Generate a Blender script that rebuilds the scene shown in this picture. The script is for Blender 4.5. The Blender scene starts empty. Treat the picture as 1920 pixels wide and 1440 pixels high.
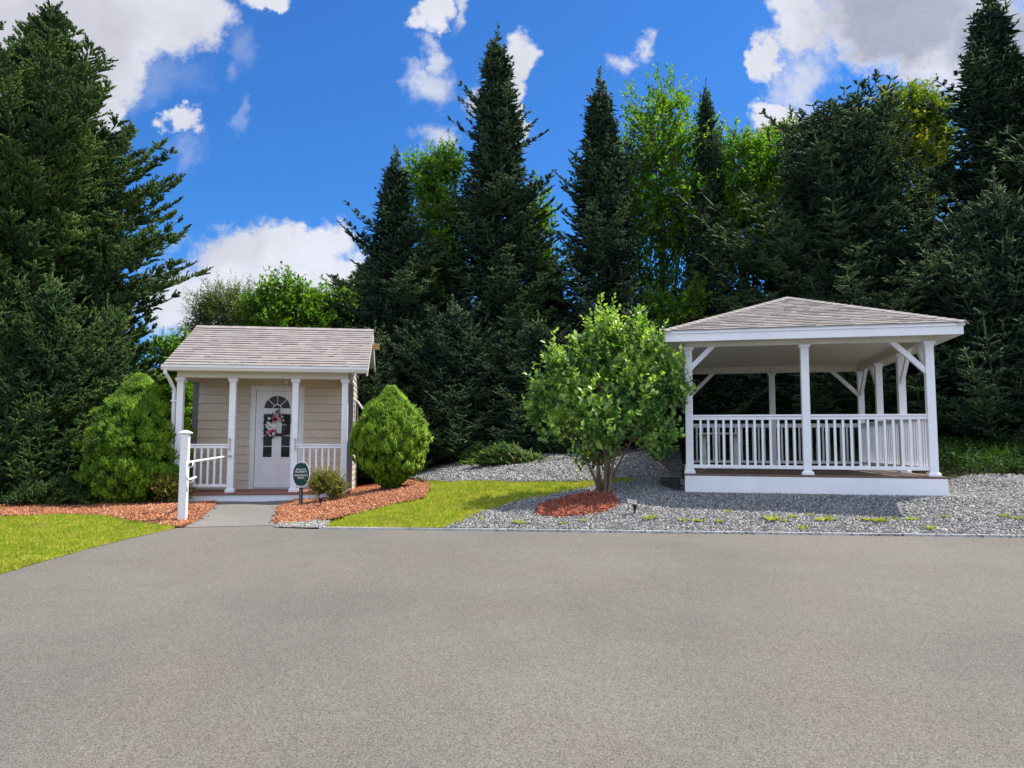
import bpy, bmesh, math, random
import numpy as np
from mathutils import Vector, Matrix, geometry

random.seed(7)
R = math.radians
scene = bpy.context.scene
col = scene.collection

# ------------------------------------------------------------------ camera
F_PX = 1386.0
PITCH = math.atan(120.0 / F_PX)
CAM = Vector((0.0, 0.0, 1.5))
cam_d = bpy.data.cameras.new("camera")
cam_d.sensor_width = 36.0
cam_d.lens = F_PX / 1920.0 * 36.0
cam_d.clip_start = 0.05
cam_d.clip_end = 3000
cam = bpy.data.objects.new("camera", cam_d)
cam.location = CAM
cam.rotation_euler = (R(90) + PITCH, 0, 0)
col.objects.link(cam)
scene.camera = cam

# ------------------------------------------------------------------ light
SUN_TO = Vector((0.50, 0.21, 1.0)).normalized()
SUN_EL = math.asin(SUN_TO.z)
SUN_AZ = math.atan2(SUN_TO.x, SUN_TO.y)
scene.view_settings.view_transform = 'Standard'
scene.view_settings.look = 'None'
scene.view_settings.gamma = 1.0
scene.view_settings.use_curve_mapping = False
scene.view_settings.exposure = 0.75
EXPO = scene.view_settings.exposure
sd = bpy.data.lights.new("sun", 'SUN')
sd.energy = 4.9
sd.angle = R(0.53)
sd.color = (1.0, 0.925, 0.80)
sun = bpy.data.objects.new("sun", sd)
sun.rotation_euler = SUN_TO.to_track_quat('Z', 'Y').to_euler()
sun.location = SUN_TO * 60
col.objects.link(sun)


def ray(px, py):
    a = (px - 960.0) / F_PX
    b = (720.0 - py) / F_PX
    c, s = math.cos(PITCH), math.sin(PITCH)
    return Vector((a, c - b * s, s + b * c))


def P(px, py, Y):
    """world point seen at photograph pixel (px,py) standing Y metres in front"""
    d = ray(px, py)
    return CAM + d * (Y / d.y)


def px_per_m(Y):
    return F_PX / Y


# ------------------------------------------------------------------ world: physical sky with clouds laid out by direction
def build_world():
    w = bpy.data.worlds.new("World")
    scene.world = w
    w.use_nodes = True
    nt = w.node_tree
    N, L = nt.nodes, nt.links
    N.clear()
    out = N.new('ShaderNodeOutputWorld')
    bg = N.new('ShaderNodeBackground')
    STR = 0.13
    bg.inputs['Strength'].default_value = STR
    sky = N.new('ShaderNodeTexSky')
    sky.sky_type = 'NISHITA'
    sky.sun_disc = False
    sky.sun_elevation = SUN_EL
    sky.sun_rotation = SUN_AZ
    sky.altitude = 100
    sky.air_density = 1.0
    sky.dust_density = 0.4
    sky.ozone_density = 1.6
    tint = N.new('ShaderNodeMix'); tint.data_type = 'RGBA'; tint.blend_type = 'MULTIPLY'
    tint.inputs[0].default_value = 1.0
    tint.inputs[7].default_value = SKY_TINT
    L.new(sky.outputs[0], tint.inputs[6])
    tc = N.new('ShaderNodeTexCoord')
    sep = N.new('ShaderNodeSeparateXYZ')
    L.new(tc.outputs['Generated'], sep.inputs[0])

    def m(op, a, b=None, c=None, clamp=False):
        n = N.new('ShaderNodeMath'); n.operation = op; n.use_clamp = clamp
        for i, v in enumerate((a, b, c)):
            if v is None: continue
            if isinstance(v, (int, float)): n.inputs[i].default_value = v
            else: L.new(v, n.inputs[i])
        return n.outputs[0]
    ay = m('MAXIMUM', m('ABSOLUTE', sep.outputs[1]), 0.08)
    u = m('DIVIDE', sep.outputs[0], ay)
    v = m('DIVIDE', sep.outputs[2], ay)
    # front clouds mirrored behind the camera, where the added fill cloud replaces them
    uv = N.new('ShaderNodeCombineXYZ')
    L.new(u, uv.inputs[0]); L.new(v, uv.inputs[1])

    def noise(scale, detail, rough, off=0.0, vec=None):
        n = N.new('ShaderNodeTexNoise')
        n.noise_dimensions = '3D'
        n.inputs['Scale'].default_value = scale
        n.inputs['Detail'].default_value = detail
        n.inputs['Roughness'].default_value = rough
        mp = N.new('ShaderNodeVectorMath'); mp.operation = 'ADD'
        L.new(vec or uv.outputs[0], mp.inputs[0]); mp.inputs[1].default_value = (off, off * .7, off * 1.3)
        L.new(mp.outputs[0], n.inputs['Vector'])
        return n
    wn = noise(7.0, 4, .6, 3.1)
    sub = N.new('ShaderNodeVectorMath'); sub.operation = 'SUBTRACT'
    L.new(wn.outputs['Color'], sub.inputs[0]); sub.inputs[1].default_value = (.5, .5, .5)
    scl = N.new('ShaderNodeVectorMath'); scl.operation = 'SCALE'
    L.new(sub.outputs[0], scl.inputs[0]); scl.inputs['Scale'].default_value = 0.11
    wuv = N.new('ShaderNodeVectorMath'); wuv.operation = 'ADD'
    L.new(uv.outputs[0], wuv.inputs[0]); L.new(scl.outputs[0], wuv.inputs[1])
    wn2 = noise(24.0, 5, .65, 6.4)
    sub2 = N.new('ShaderNodeVectorMath'); sub2.operation = 'SUBTRACT'
    L.new(wn2.outputs['Color'], sub2.inputs[0]); sub2.inputs[1].default_value = (.5, .5, .5)
    scl2 = N.new('ShaderNodeVectorMath'); scl2.operation = 'SCALE'
    L.new(sub2.outputs[0], scl2.inputs[0]); scl2.inputs['Scale'].default_value = 0.06
    wuv2 = N.new('ShaderNodeVectorMath'); wuv2.operation = 'ADD'
    L.new(wuv.outputs[0], wuv2.inputs[0]); L.new(scl2.outputs[0], wuv2.inputs[1])
    flat = N.new('ShaderNodeVectorMath'); flat.operation = 'MULTIPLY'
    L.new(wuv2.outputs[0], flat.inputs[0]); flat.inputs[1].default_value = (1, 1, 0)

    def field(blobs):
        cur = None
        for (px, py, rx, ry) in blobs:
            d = ray(px, py)
            u0, v0 = d.x / d.y, d.z / d.y
            k = d.length_squared / d.y ** 2
            a = rx / F_PX * 1.03
            b = ry / F_PX * (1.0 + .35 * max(0, (500 - py) / 700))
            s = N.new('ShaderNodeVectorMath'); s.operation = 'SUBTRACT'
            L.new(flat.outputs[0], s.inputs[0]); s.inputs[1].default_value = (u0, v0, 0)
            q = N.new('ShaderNodeVectorMath'); q.operation = 'MULTIPLY'
            L.new(s.outputs[0], q.inputs[0]); q.inputs[1].default_value = (1 / a, 1 / b, 0)
            ln = N.new('ShaderNodeVectorMath'); ln.operation = 'LENGTH'
            L.new(q.outputs[0], ln.inputs[0])
            cur = ln.outputs['Value'] if cur is None else m('SMOOTH_MIN', cur, ln.outputs['Value'], .25)
        return cur
    n1 = noise(9.0, 9, .62, 1.7, wuv.outputs[0])
    n2 = noise(34.0, 8, .68, 5.3)
    nz = m('ADD', m('MULTIPLY', m('SUBTRACT', n1.outputs[0], .5), 1.5), m('MULTIPLY', m('SUBTRACT', n2.outputs[0], .5), 1.5))

    def mask(blobs, soft0, soft1, amp):
        f = m('ADD', field(blobs), m('MULTIPLY', nz, amp))
        mr = N.new('ShaderNodeMapRange'); mr.interpolation_type = 'SMOOTHSTEP'
        L.new(f, mr.inputs[0])
        mr.inputs[1].default_value = soft1; mr.inputs[2].default_value = soft0
        mr.inputs[3].default_value = 0.0; mr.inputs[4].default_value = 1.0
        return mr.outputs[0]
    dense = mask([(120, 40, 250, 120), (300, 40, 130, 75), (180, 130, 100, 80), (180, 190, 80, 90), (60, 240, 110, 120),
                  (500, -10, 60, 18),
                  (338, 243, 34, 24), (500, 490, 150, 75), (580, 460, 75, 50), (430, 560, 180, 90), (620, 540, 90, 60),
                  (820, 32, 38, 36), (972, 128, 36, 58), (985, 215, 22, 50),
                  (1700, 40, 230, 105), (1490, 20, 55, 80), (1445, 105, 32, 40), (1850, 90, 200, 120),
                  (1465, 215, 46, 34), (1540, 250, 90, 50)], 0.66, 1.12, 0.55)
    thin = mask([(785, 160, 50, 40), (810, 110, 25, 40), (812, 250, 42, 32), (865, 20, 18, 45), (885, 165, 40, 38),
                 (1205, 78, 20, 22), (1165, 108, 32, 22),
                 (1500, 140, 60, 60)], 0.15, 1.20, 0.75)
    faint = mask([(455, 100, 34, 45), (440, 222, 12, 28), (290, 150, 90, 50), (360, 290, 30, 35), (430, 150, 20, 20), (960, 250, 60, 40)], 0.0, 1.3, 0.8)
    grey = mask([(1700, 30, 190, 90), (1650, 90, 90, 50), (1900, 90, 180, 100)], 0.45, 1.2, 0.45)
    grey2 = mask([(80, 60, 260, 120)], 0.2, 1.3, 0.3)
    K = 1.0 / STR / (2 ** EXPO)
    white = N.new('ShaderNodeRGB'); white.outputs[0].default_value = (.80 * K, .82 * K, .90 * K, 1)
    gr = N.new('ShaderNodeMix'); gr.data_type = 'RGBA'
    L.new(m('MULTIPLY', grey, .85), gr.inputs[0])
    L.new(white.outputs[0], gr.inputs[6]); gr.inputs[7].default_value = (.37 * K, .39 * K, .50 * K, 1)
    gr2 = N.new('ShaderNodeMix'); gr2.data_type = 'RGBA'
    L.new(m('MULTIPLY', grey2, .6), gr2.inputs[0])
    L.new(gr.outputs[2], gr2.inputs[6]); gr2.inputs[7].default_value = (.56 * K, .55 * K, .62 * K, 1)
    # relief inside the clouds
    n3 = noise(6.0, 7, .6, 8.8, wuv.outputs[0])
    mr = N.new('ShaderNodeMapRange'); L.new(n3.outputs[0], mr.inputs[0])
    mr.inputs[1].default_value = .3; mr.inputs[2].default_value = .62
    mr.inputs[3].default_value = .80; mr.inputs[4].default_value = 1.06
    rel = N.new('ShaderNodeVectorMath'); rel.operation = 'SCALE'
    L.new(gr2.outputs[2], rel.inputs[0]); L.new(mr.outputs[0], rel.inputs['Scale'])
    cm = m('MAXIMUM', m('MULTIPLY', dense, .97), m('MAXIMUM', m('MULTIPLY', thin, .80), m('MULTIPLY', faint, .22)))
    # unseen broken cloud added behind the camera to fill the shaded fronts
    nb = N.new('ShaderNodeTexNoise'); nb.inputs['Scale'].default_value = 2.2; nb.inputs['Detail'].default_value = 8; nb.inputs['Roughness'].default_value = .6
    L.new(tc.outputs['Generated'], nb.inputs['Vector'])
    def mrange(v, a, b_):
        q = N.new('ShaderNodeMapRange'); q.interpolation_type = 'SMOOTHSTEP'; L.new(v, q.inputs[0]); q.inputs[1].default_value = a; q.inputs[2].default_value = b_; return q.outputs[0]
    back = mrange(m('MULTIPLY', sep.outputs[1], -1.0), -.25, .05)
    cm = m('ADD', m('MULTIPLY', cm, m('SUBTRACT', 1.0, back)), m('MULTIPLY', back, mrange(nb.outputs[0], .40, .54)))
    up = m('GREATER_THAN', sep.outputs[2], 0.0)
    fin = N.new('ShaderNodeMix'); fin.data_type = 'RGBA'
    L.new(m('MULTIPLY', cm, up), fin.inputs[0])
    # the added cloud behind the camera is boosted as fill light
    fill_cloud = N.new('ShaderNodeVectorMath'); fill_cloud.operation = 'SCALE'
    L.new(rel.outputs[0], fill_cloud.inputs[0]); L.new(m('ADD', m('MULTIPLY', back, .82), 1.0), fill_cloud.inputs['Scale'])
    blue = N.new('ShaderNodeVectorMath'); blue.operation = 'SCALE'
    L.new(tint.outputs[2], blue.inputs[0]); L.new(m('ADD', m('MULTIPLY', back, 0.9), 1.0), blue.inputs['Scale'])  # blue sky behind the camera boosted too, as added fill
    L.new(blue.outputs[0], fin.inputs[6]); L.new(fill_cloud.outputs[0], fin.inputs[7])
    L.new(fin.outputs[2], bg.inputs['Color'])
    L.new(bg.outputs[0], out.inputs[0])


SKY_TINT = (0.17, 0.44, 0.78, 1)
build_world()

# ------------------------------------------------------------------ helpers: objects
def tag(o, label=None, cat=None, group=None, kind=None):
    if label: o["label"] = label
    if cat: o["category"] = cat
    if group: o["group"] = group
    if kind: o["kind"] = kind
    return o


def empty(name, loc, rz=0.0, rot=None):
    o = bpy.data.objects.new(name, None)
    o.empty_display_size = .2
    o.location = loc
    o.rotation_euler = rot if rot else (0, 0, rz)
    col.objects.link(o)
    return o


def link_mesh(name, me, parent=None, mats=()):
    for mt in mats: me.materials.append(mt)
    o = bpy.data.objects.new(name, me)
    col.objects.link(o)
    if parent: o.parent = parent
    return o


def np_mesh(name, verts, faces, var=None, smooth=False):
    """faces: (n,k) int array, all the same size"""
    me = bpy.data.meshes.new(name)
    verts = np.asarray(verts, dtype=np.float32); faces = np.asarray(faces, dtype=np.int32)
    n, k = faces.shape
    me.vertices.add(len(verts)); me.vertices.foreach_set('co', verts.ravel())
    me.loops.add(n * k); me.loops.foreach_set('vertex_index', faces.ravel())
    me.polygons.add(n)
    me.polygons.foreach_set('loop_start', np.arange(0, n * k, k, dtype=np.int32))
    me.polygons.foreach_set('loop_total', np.full(n, k, dtype=np.int32))
    if smooth: me.polygons.foreach_set('use_smooth', np.ones(n, dtype=bool))
    me.update(calc_edges=True)
    if var is not None:
        at = me.attributes.new('var', 'FLOAT', 'FACE')
        at.data.foreach_set('value', np.asarray(var, dtype=np.float32))
    return me


class MB:
    def __init__(s): s.v = []; s.f = []; s.var = []; s.cur = 0.5
    def add(s, vs, fs):
        b = len(s.v); s.v += [tuple(v) for v in vs]
        for f in fs: s.f.append(tuple(b + i for i in f)); s.var.append(s.cur)
    def box(s, x0, x1, y0, y1, z0, z1, M=None):
        vs = [Vector(p) for p in ((x0, y0, z0), (x1, y0, z0), (x1, y1, z0), (x0, y1, z0), (x0, y0, z1), (x1, y0, z1), (x1, y1, z1), (x0, y1, z1))]
        if M is not None: vs = [M @ v for v in vs]
        s.add(vs, [(0, 3, 2, 1), (4, 5, 6, 7), (0, 1, 5, 4), (1, 2, 6, 5), (2, 3, 7, 6), (3, 0, 4, 7)])
    def hexa(s, vs):
        s.add(vs, [(0, 3, 2, 1), (4, 5, 6, 7), (0, 1, 5, 4), (1, 2, 6, 5), (2, 3, 7, 6), (3, 0, 4, 7)])
    def bar(s, a, b, w, h, up=Vector((0, 0, 1))):
        a = Vector(a); b = Vector(b); d = (b - a).normalized()
        sd = d.cross(up)
        if sd.length < 1e-4: sd = Vector((1, 0, 0))
        sd.normalize(); u = sd.cross(d).normalized()
        q = lambda p, i, j: p + sd * (w / 2 * i) + u * (h / 2 * j)
        s.hexa([q(a, -1, -1), q(a, 1, -1), q(b, 1, -1), q(b, -1, -1), q(a, -1, 1), q(a, 1, 1), q(b, 1, 1), q(b, -1, 1)])
    def tube(s, pts, rads, n=8, cap=True):
        pts = [Vector(p) for p in pts]
        if isinstance(rads, (int, float)): rads = [rads] * len(pts)
        base = len(s.v); prev = None; vs = []; fs = []
        for i, p in enumerate(pts):
            d = (pts[min(i + 1, len(pts) - 1)] - pts[max(i - 1, 0)]).normalized()
            if prev is None:
                a = d.cross(Vector((0, 0, 1)))
                if a.length < .1: a = d.cross(Vector((1, 0, 0)))
            else: a = prev - d * prev.dot(d)
            a.normalize(); prev = a; b = d.cross(a)
            for k in range(n):
                t = 2 * math.pi * k / n
                vs.append(p + (a * math.cos(t) + b * math.sin(t)) * rads[i])
        for i in range(len(pts) - 1):
            for k in range(n):
                k2 = (k + 1) % n
                fs.append((i * n + k, i * n + k2, (i + 1) * n + k2, (i + 1) * n + k))
        if cap:
            fs.append(tuple(range(n - 1, -1, -1))); fs.append(tuple((len(pts) - 1) * n + k for k in range(n)))
        s.add(vs, fs)
    def prism(s, poly, y0, y1, M=None):
        """poly in XZ, extruded y0..y1"""
        n = len(poly)
        vs = [Vector((x, y0, z)) for x, z in poly] + [Vector((x, y1, z)) for x, z in poly]
        if M is not None: vs = [M @ v for v in vs]
        fs = [tuple(range(n)), tuple(range(2 * n - 1, n - 1, -1))]
        for i in range(n):
            j = (i + 1) % n
            fs.append((i, n + i, n + j, j))
        s.add(vs, fs)
    def sphere(s, c, r, n=8, m=6, sc=(1, 1, 1)):
        c = Vector(c); vs = []; fs = []
        for i in range(m + 1):
            th = math.pi * i / m
            for k in range(n):
                t = 2 * math.pi * k / n
                vs.append(c + Vector((math.sin(th) * math.cos(t) * sc[0], math.sin(th) * math.sin(t) * sc[1], math.cos(th) * sc[2])) * r)
        for i in range(m):
            for k in range(n):
                k2 = (k + 1) % n
                fs.append((i * n + k, (i + 1) * n + k, (i + 1) * n + k2, i * n + k2))
        s.add(vs, fs)
    def build(s, name, mat, parent=None, smooth=False, bevel=0.0):
        me = bpy.data.meshes.new(name)
        me.from_pydata(s.v, [], s.f)
        bm = bmesh.new(); bm.from_mesh(me)
        bmesh.ops.recalc_face_normals(bm, faces=bm.faces); bm.to_mesh(me); bm.free()
        at = me.attributes.new('var', 'FLOAT', 'FACE')
        if len(me.polygons) == len(s.var): at.data.foreach_set('value', s.var)
        if smooth:
            me.polygons.foreach_set('use_smooth', [True] * len(me.polygons))
        o = link_mesh(name, me, parent, [mat])
        if bevel:
            b = o.modifiers.new('bevel', 'BEVEL'); b.width = bevel; b.segments = 2; b.limit_method = 'ANGLE'
        return o


# ------------------------------------------------------------------ materials
def newmat(name):
    m = bpy.data.materials.new(name); m.use_nodes = True
    nt = m.node_tree; N = nt.nodes; L = nt.links
    return m, nt, N, L, N['Principled BSDF']


def rgba(c): return (c[0], c[1], c[2], 1)


def mixc(N, L, fac, a, b, blend='MIX'):
    n = N.new('ShaderNodeMix'); n.data_type = 'RGBA'; n.blend_type = blend
    if isinstance(fac, (int, float)): n.inputs[0].default_value = fac
    else: L.new(fac, n.inputs[0])
    for i, v in ((6, a), (7, b)):
        if isinstance(v, tuple): n.inputs[i].default_value = rgba(v)
        else: L.new(v, n.inputs[i])
    return n.outputs[2]


def tex_noise(N, L, scale, detail=4, rough=.55, coord='Object', stretch=None):
    tc = N.new('ShaderNodeTexCoord'); t = N.new('ShaderNodeTexNoise')
    t.inputs['Scale'].default_value = scale; t.inputs['Detail'].default_value = detail; t.inputs['Roughness'].default_value = rough
    if stretch:
        mp = N.new('ShaderNodeMapping'); mp.inputs['Scale'].default_value = stretch
        L.new(tc.outputs[coord], mp.inputs[0]); L.new(mp.outputs[0], t.inputs['Vector'])
    else: L.new(tc.outputs[coord], t.inputs['Vector'])
    return t.outputs[0]


def ramp(N, L, fac, lo, hi, a=0.0, b=1.0):
    r = N.new('ShaderNodeMapRange'); L.new(fac, r.inputs[0])
    r.inputs[1].default_value = lo; r.inputs[2].default_value = hi; r.inputs[3].default_value = a; r.inputs[4].default_value = b
    return r.outputs[0]


def bump(N, L, b, height, strength=.3, dist=.01):
    n = N.new('ShaderNodeBump'); n.inputs['Strength'].default_value = strength; n.inputs['Distance'].default_value = dist
    L.new(height, n.inputs['Height']); L.new(n.outputs[0], b.inputs['Normal'])


def mat_paint(name, c, rough=.45, var=.06, nscale=3.0, dirt=None, bumps=.08, spec=.4):
    m, nt, N, L, b = newmat(name)
    n = tex_noise(N, L, nscale, 5, .6)
    c2 = tuple(x * (1 - var * 2) for x in c)
    cc = mixc(N, L, ramp(N, L, n, .35, .7), c, c2)
    if dirt:
        n2 = tex_noise(N, L, 1.3, 8, .7, stretch=(1, 1, .35))
        cc = mixc(N, L, ramp(N, L, n2, .52, .75, 0, .45), cc, dirt)
    L.new(cc, b.inputs['Base Color']); b.inputs['Roughness'].default_value = rough
    b.inputs['Specular IOR Level'].default_value = spec
    n3 = tex_noise(N, L, 60, 3, .6)
    bump(N, L, b, n3, bumps, .004)
    return m


def attr_fac(N, L):
    a = N.new('ShaderNodeAttribute'); a.attribute_name = 'var'
    return a.outputs['Fac']


def mat_var(name, stops, rough=.8, nscale=25, namp=.25, bumps=.3, bdist=.006, spec=.3):
    """colour from the per-face 'var' attribute through a colour ramp, with grain"""
    m, nt, N, L, b = newmat(name)
    cr = N.new('ShaderNodeValToRGB')
    L.new(attr_fac(N, L), cr.inputs[0])
    el = cr.color_ramp.elements
    while len(el) < len(stops): el.new(.5)
    for e, (p, c) in zip(el, stops): e.position = p; e.color = rgba(c)
    n = tex_noise(N, L, nscale, 6, .65)
    g = ramp(N, L, n, .25, .75, 1 - namp, 1 + namp)
    v = N.new('ShaderNodeVectorMath'); v.operation = 'SCALE'
    L.new(cr.outputs[0], v.inputs[0]); L.new(g, v.inputs['Scale'])
    L.new(v.outputs[0], b.inputs['Base Color']); b.inputs['Roughness'].default_value = rough
    b.inputs['Specular IOR Level'].default_value = spec
    if bumps: bump(N, L, b, n, bumps, bdist)
    return m


def mat_leaf(name, stops, trans=.35, tcol=None, rough=.55, spec=.35, nscale=.9, patch=None):
    m, nt, N, L, b = newmat(name)
    cr = N.new('ShaderNodeValToRGB')
    a = attr_fac(N, L)
    n = tex_noise(N, L, nscale, 3, .5)
    ad = N.new('ShaderNodeMath'); ad.operation = 'MULTIPLY_ADD'
    L.new(ramp(N, L, n, .3, .7, -.22, .22), ad.inputs[0]); ad.inputs[1].default_value = 1.0; L.new(a, ad.inputs[2])
    L.new(ad.outputs[0], cr.inputs[0])
    el = cr.color_ramp.elements
    while len(el) < len(stops): el.new(.5)
    for e, (p, c) in zip(el, stops): e.position = p; e.color = rgba(c)
    colour = cr.outputs[0]
    if patch:
        colour = mixc(N, L, ramp(N, L, tex_noise(N, L, patch[1], 6, .7), patch[2], patch[3], 0, patch[4]), colour, patch[0])
    L.new(colour, b.inputs['Base Color'])
    b.inputs['Roughness'].default_value = rough; b.inputs['Specular IOR Level'].default_value = spec
    if trans > 0:
        t = N.new('ShaderNodeBsdfTranslucent')
        tc = mixc(N, L, 1.0, colour, tcol or (1.6, 1.7, .5), 'MULTIPLY')
        L.new(tc, t.inputs['Color'])
        mx = N.new('ShaderNodeMixShader'); mx.inputs[0].default_value = trans
        L.new(b.outputs[0], mx.inputs[1]); L.new(t.outputs[0], mx.inputs[2])
        L.new(mx.outputs[0], N['Material Output'].inputs[0])
    return m


M_WHITE = mat_paint('white_vinyl', (.78, .79, .81), .42, .04, 2.0, (.60, .59, .55), .05)
M_WHITE_WOOD = mat_paint('white_painted_wood', (.78, .79, .82), .5, .04, 2.0, (.60, .60, .58), .08)
M_TRIM = mat_paint('white_trim', (.78, .78, .76), .45, .04)
M_CREAM = mat_paint('cream_board', (.66, .64, .56), .5, .05)
M_CORNER = mat_paint('grey_corner_board', (.17, .16, .17), .6, .1)
M_DECK = mat_paint('deck_brown', (.17, .11, .08), .6, .2, 8, None, .2)
M_DECKRED = mat_paint('porch_red', (.30, .12, .09), .6, .2, 8, None, .2)
M_RAWWOOD = mat_paint('raw_wood', (.55, .35, .14), .7, .15, 14)
M_BLACK = mat_paint('black_plastic', (.018, .02, .022), .4, .1)
M_METAL = mat_paint('grey_metal', (.45, .46, .47), .35, .1)
M_GREENSIGN = mat_paint('sign_green', (.006, .030, .026), .3, .05)
M_SOLAR = mat_paint('solar_panel', (.10, .105, .115), .65, .1, spec=.1)
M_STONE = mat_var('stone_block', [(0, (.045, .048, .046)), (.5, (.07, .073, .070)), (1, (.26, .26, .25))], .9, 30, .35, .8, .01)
M_CONC = mat_paint('concrete', (.32, .31, .29), .9, .15, 6, (.2, .19, .17), .3)
M_BARK = mat_var('bark', [(0, (.055, .045, .036)), (1, (.10, .085, .07))], .95, 18, .5, 1.0, .03)
M_TWIG = mat_var('stem_bark', [(0, (.10, .075, .05)), (1, (.17, .13, .09))], .9, 30, .4, .8, .01)
M_SHINGLE = mat_var('shingles', [(0, (.215, .192, .183)), (.35, (.240, .216, .205)), (.7, (.255, .231, .219)), (1, (.28, .254, .241))], .92, 140, .35, .5, .003)
M_SHAKE = mat_var('shake_siding', [(0, (.56, .49, .385)), (1, (.60, .53, .42))], .75, 50, .08, .25, .003)
M_CLAP = mat_var('clapboard', [(0, (.50, .47, .38)), (1, (.56, .53, .44))], .7, 40, .06, .15, .003)

m, nt, N, L, b = newmat('door_glass')
b.inputs['Base Color'].default_value = (.012, .016, .015, 1); b.inputs['Roughness'].default_value = .06
b.inputs['Specular IOR Level'].default_value = .2
M_GLASS = m


def mat_asphalt(name, base, warm):
    m, nt, N, L, b = newmat(name)
    big = tex_noise(N, L, .35, 5, .6)
    med = tex_noise(N, L, 3.0, 6, .65)
    tc = N.new('ShaderNodeTexCoord')
    vo = N.new('ShaderNodeTexVoronoi'); vo.inputs['Scale'].default_value = 200; L.new(tc.outputs['Object'], vo.inputs['Vector'])
    vo2 = N.new('ShaderNodeTexVoronoi'); vo2.inputs['Scale'].default_value = 38; L.new(tc.outputs['Object'], vo2.inputs['Vector'])
    sepc = N.new('ShaderNodeSeparateColor'); L.new(vo.outputs['Color'], sepc.inputs[0])
    sepd = N.new('ShaderNodeSeparateColor'); L.new(vo2.outputs['Color'], sepd.inputs[0])
    c = mixc(N, L, ramp(N, L, big, .38, .62), tuple(x * .88 for x in base), tuple(x * 1.08 for x in base))
    c = mixc(N, L, ramp(N, L, tex_noise(N, L, .8, 4, .6), .5, .68, 0, .5), c, warm)
    def scale(colr, fac):
        v = N.new('ShaderNodeVectorMath'); v.operation = 'SCALE'; L.new(colr, v.inputs[0]); L.new(fac, v.inputs['Scale']); return v.outputs[0]
    c = scale(c, ramp(N, L, med, .3, .7, .96, 1.04))
    c = scale(c, ramp(N, L, sepc.outputs[0], 0, 1, .45, 1.55))
    c = scale(c, ramp(N, L, sepd.outputs[0], 0, 1, .95, 1.05))
    L.new(c, b.inputs['Base Color']); b.inputs['Roughness'].default_value = .85; b.inputs['Specular IOR Level'].default_value = .3
    h = N.new('ShaderNodeMath'); h.operation = 'ADD'; L.new(vo.outputs['Distance'], h.inputs[0]); L.new(vo2.outputs['Distance'], h.inputs[1])
    bump(N, L, b, h.outputs[0], .55, .006)
    return m


M_ASPHALT = mat_asphalt('asphalt', (.128, .120, .106), (.140, .119, .102))
M_PATH = mat_asphalt('path_asphalt', (.165, .157, .146), (.17, .155, .14))


def mat_ground(name, a, c, scale, bscale, bdist):
    m, nt, N, L, b = newmat(name)
    n = tex_noise(N, L, scale, 8, .7)
    cc = mixc(N, L, ramp(N, L, n, .35, .65), a, c)
    L.new(cc, b.inputs['Base Color']); b.inputs['Roughness'].default_value = .95; b.inputs['Specular IOR Level'].default_value = .1
    bump(N, L, b, tex_noise(N, L, bscale, 6, .7), 1.0, bdist)
    return m


M_SOIL = mat_ground('forest_floor', (.022, .018, .012), (.035, .045, .016), 3, 30, .03)
M_LAWN = mat_ground('lawn_soil', (.20, .24, .018), (.30, .27, .05), 5, 60, .02)
M_GRAVELBED = mat_ground('gravel_bed', (.10, .10, .105), (.20, .20, .205), 60, 50, .02)
M_MULCHBED = mat_ground('mulch_bed', (.20, .065, .03), (.32, .12, .06), 60, 60, .02)
M_GRASS = mat_leaf('grass_blades', [(0, (.12, .21, .012)), (.45, (.26, .36, .018)), (.8, (.44, .46, .04)), (1, (.60, .50, .14))], .35, (1.3, 1.3, .5), .6, .25, 5, ((.30, .25, .07), 1.8, .52, .68, .6))
M_GRAVEL = mat_var('gravel_stone', [(0, (.08, .085, .09)), (.35, (.17, .175, .18)), (.7, (.26, .26, .255)), (1, (.45, .435, .40))], .8, 60, .25, .4, .004)
M_MULCH_RED_SHADED = mat_var('mulch_chip_red_shaded', [(0, (.10, .024, .015)), (.5, (.22, .055, .032)), (1, (.40, .14, .085))], .85, 60, .3, .3, .003)  # redder copy of the mulch, darkened to paint in the patch's part shade
M_MULCH = mat_var('mulch_chip', [(0, (.12, .038, .020)), (.4, (.28, .100, .046)), (.8, (.40, .17, .085)), (1, (.54, .31, .19))], .85, 60, .3, .3, .003)
M_SPRUCE = mat_leaf('spruce_needles', [(0, (.015, .034, .020)), (.5, (.036, .072, .035)), (1, (.105, .165, .062))], .15, (1.2, 1.5, .6), .7, .12, .5)
M_SPRUCE_G = mat_leaf('green_spruce_needles', [(0, (.016, .040, .016)), (.5, (.038, .080, .025)), (1, (.10, .165, .036))], .18, (1.2, 1.5, .6), .7, .12, .5)
M_LEAF_Y = mat_leaf('yellow_green_leaf', [(0, (.04, .10, .018)), (.5, (.085, .19, .026)), (1, (.23, .30, .035))], .5, (1.2, 1.5, .35), .5, .25, .5)
M_LEAF_O = mat_leaf('turning_leaf', [(0, (.05, .10, .015)), (.5, (.13, .20, .022)), (.8, (.26, .27, .03)), (1, (.40, .26, .05))], .45, (1.2, 1.3, .35), .5, .25, .6)
M_LEAF_G = mat_leaf('green_leaf', [(0, (.035, .09, .014)), (.5, (.08, .18, .020)), (1, (.17, .29, .03))], .45, (1.5, 1.6, .4), .5, .4, .5)
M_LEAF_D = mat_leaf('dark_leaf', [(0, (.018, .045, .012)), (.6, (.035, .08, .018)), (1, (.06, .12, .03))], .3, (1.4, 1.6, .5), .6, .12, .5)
M_LEAF_W = mat_leaf('grey_leaf', [(0, (.07, .10, .04)), (.6, (.15, .20, .08)), (1, (.24, .29, .13))], .35, (1.2, 1.3, .6), .5, .4, .5)
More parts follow.
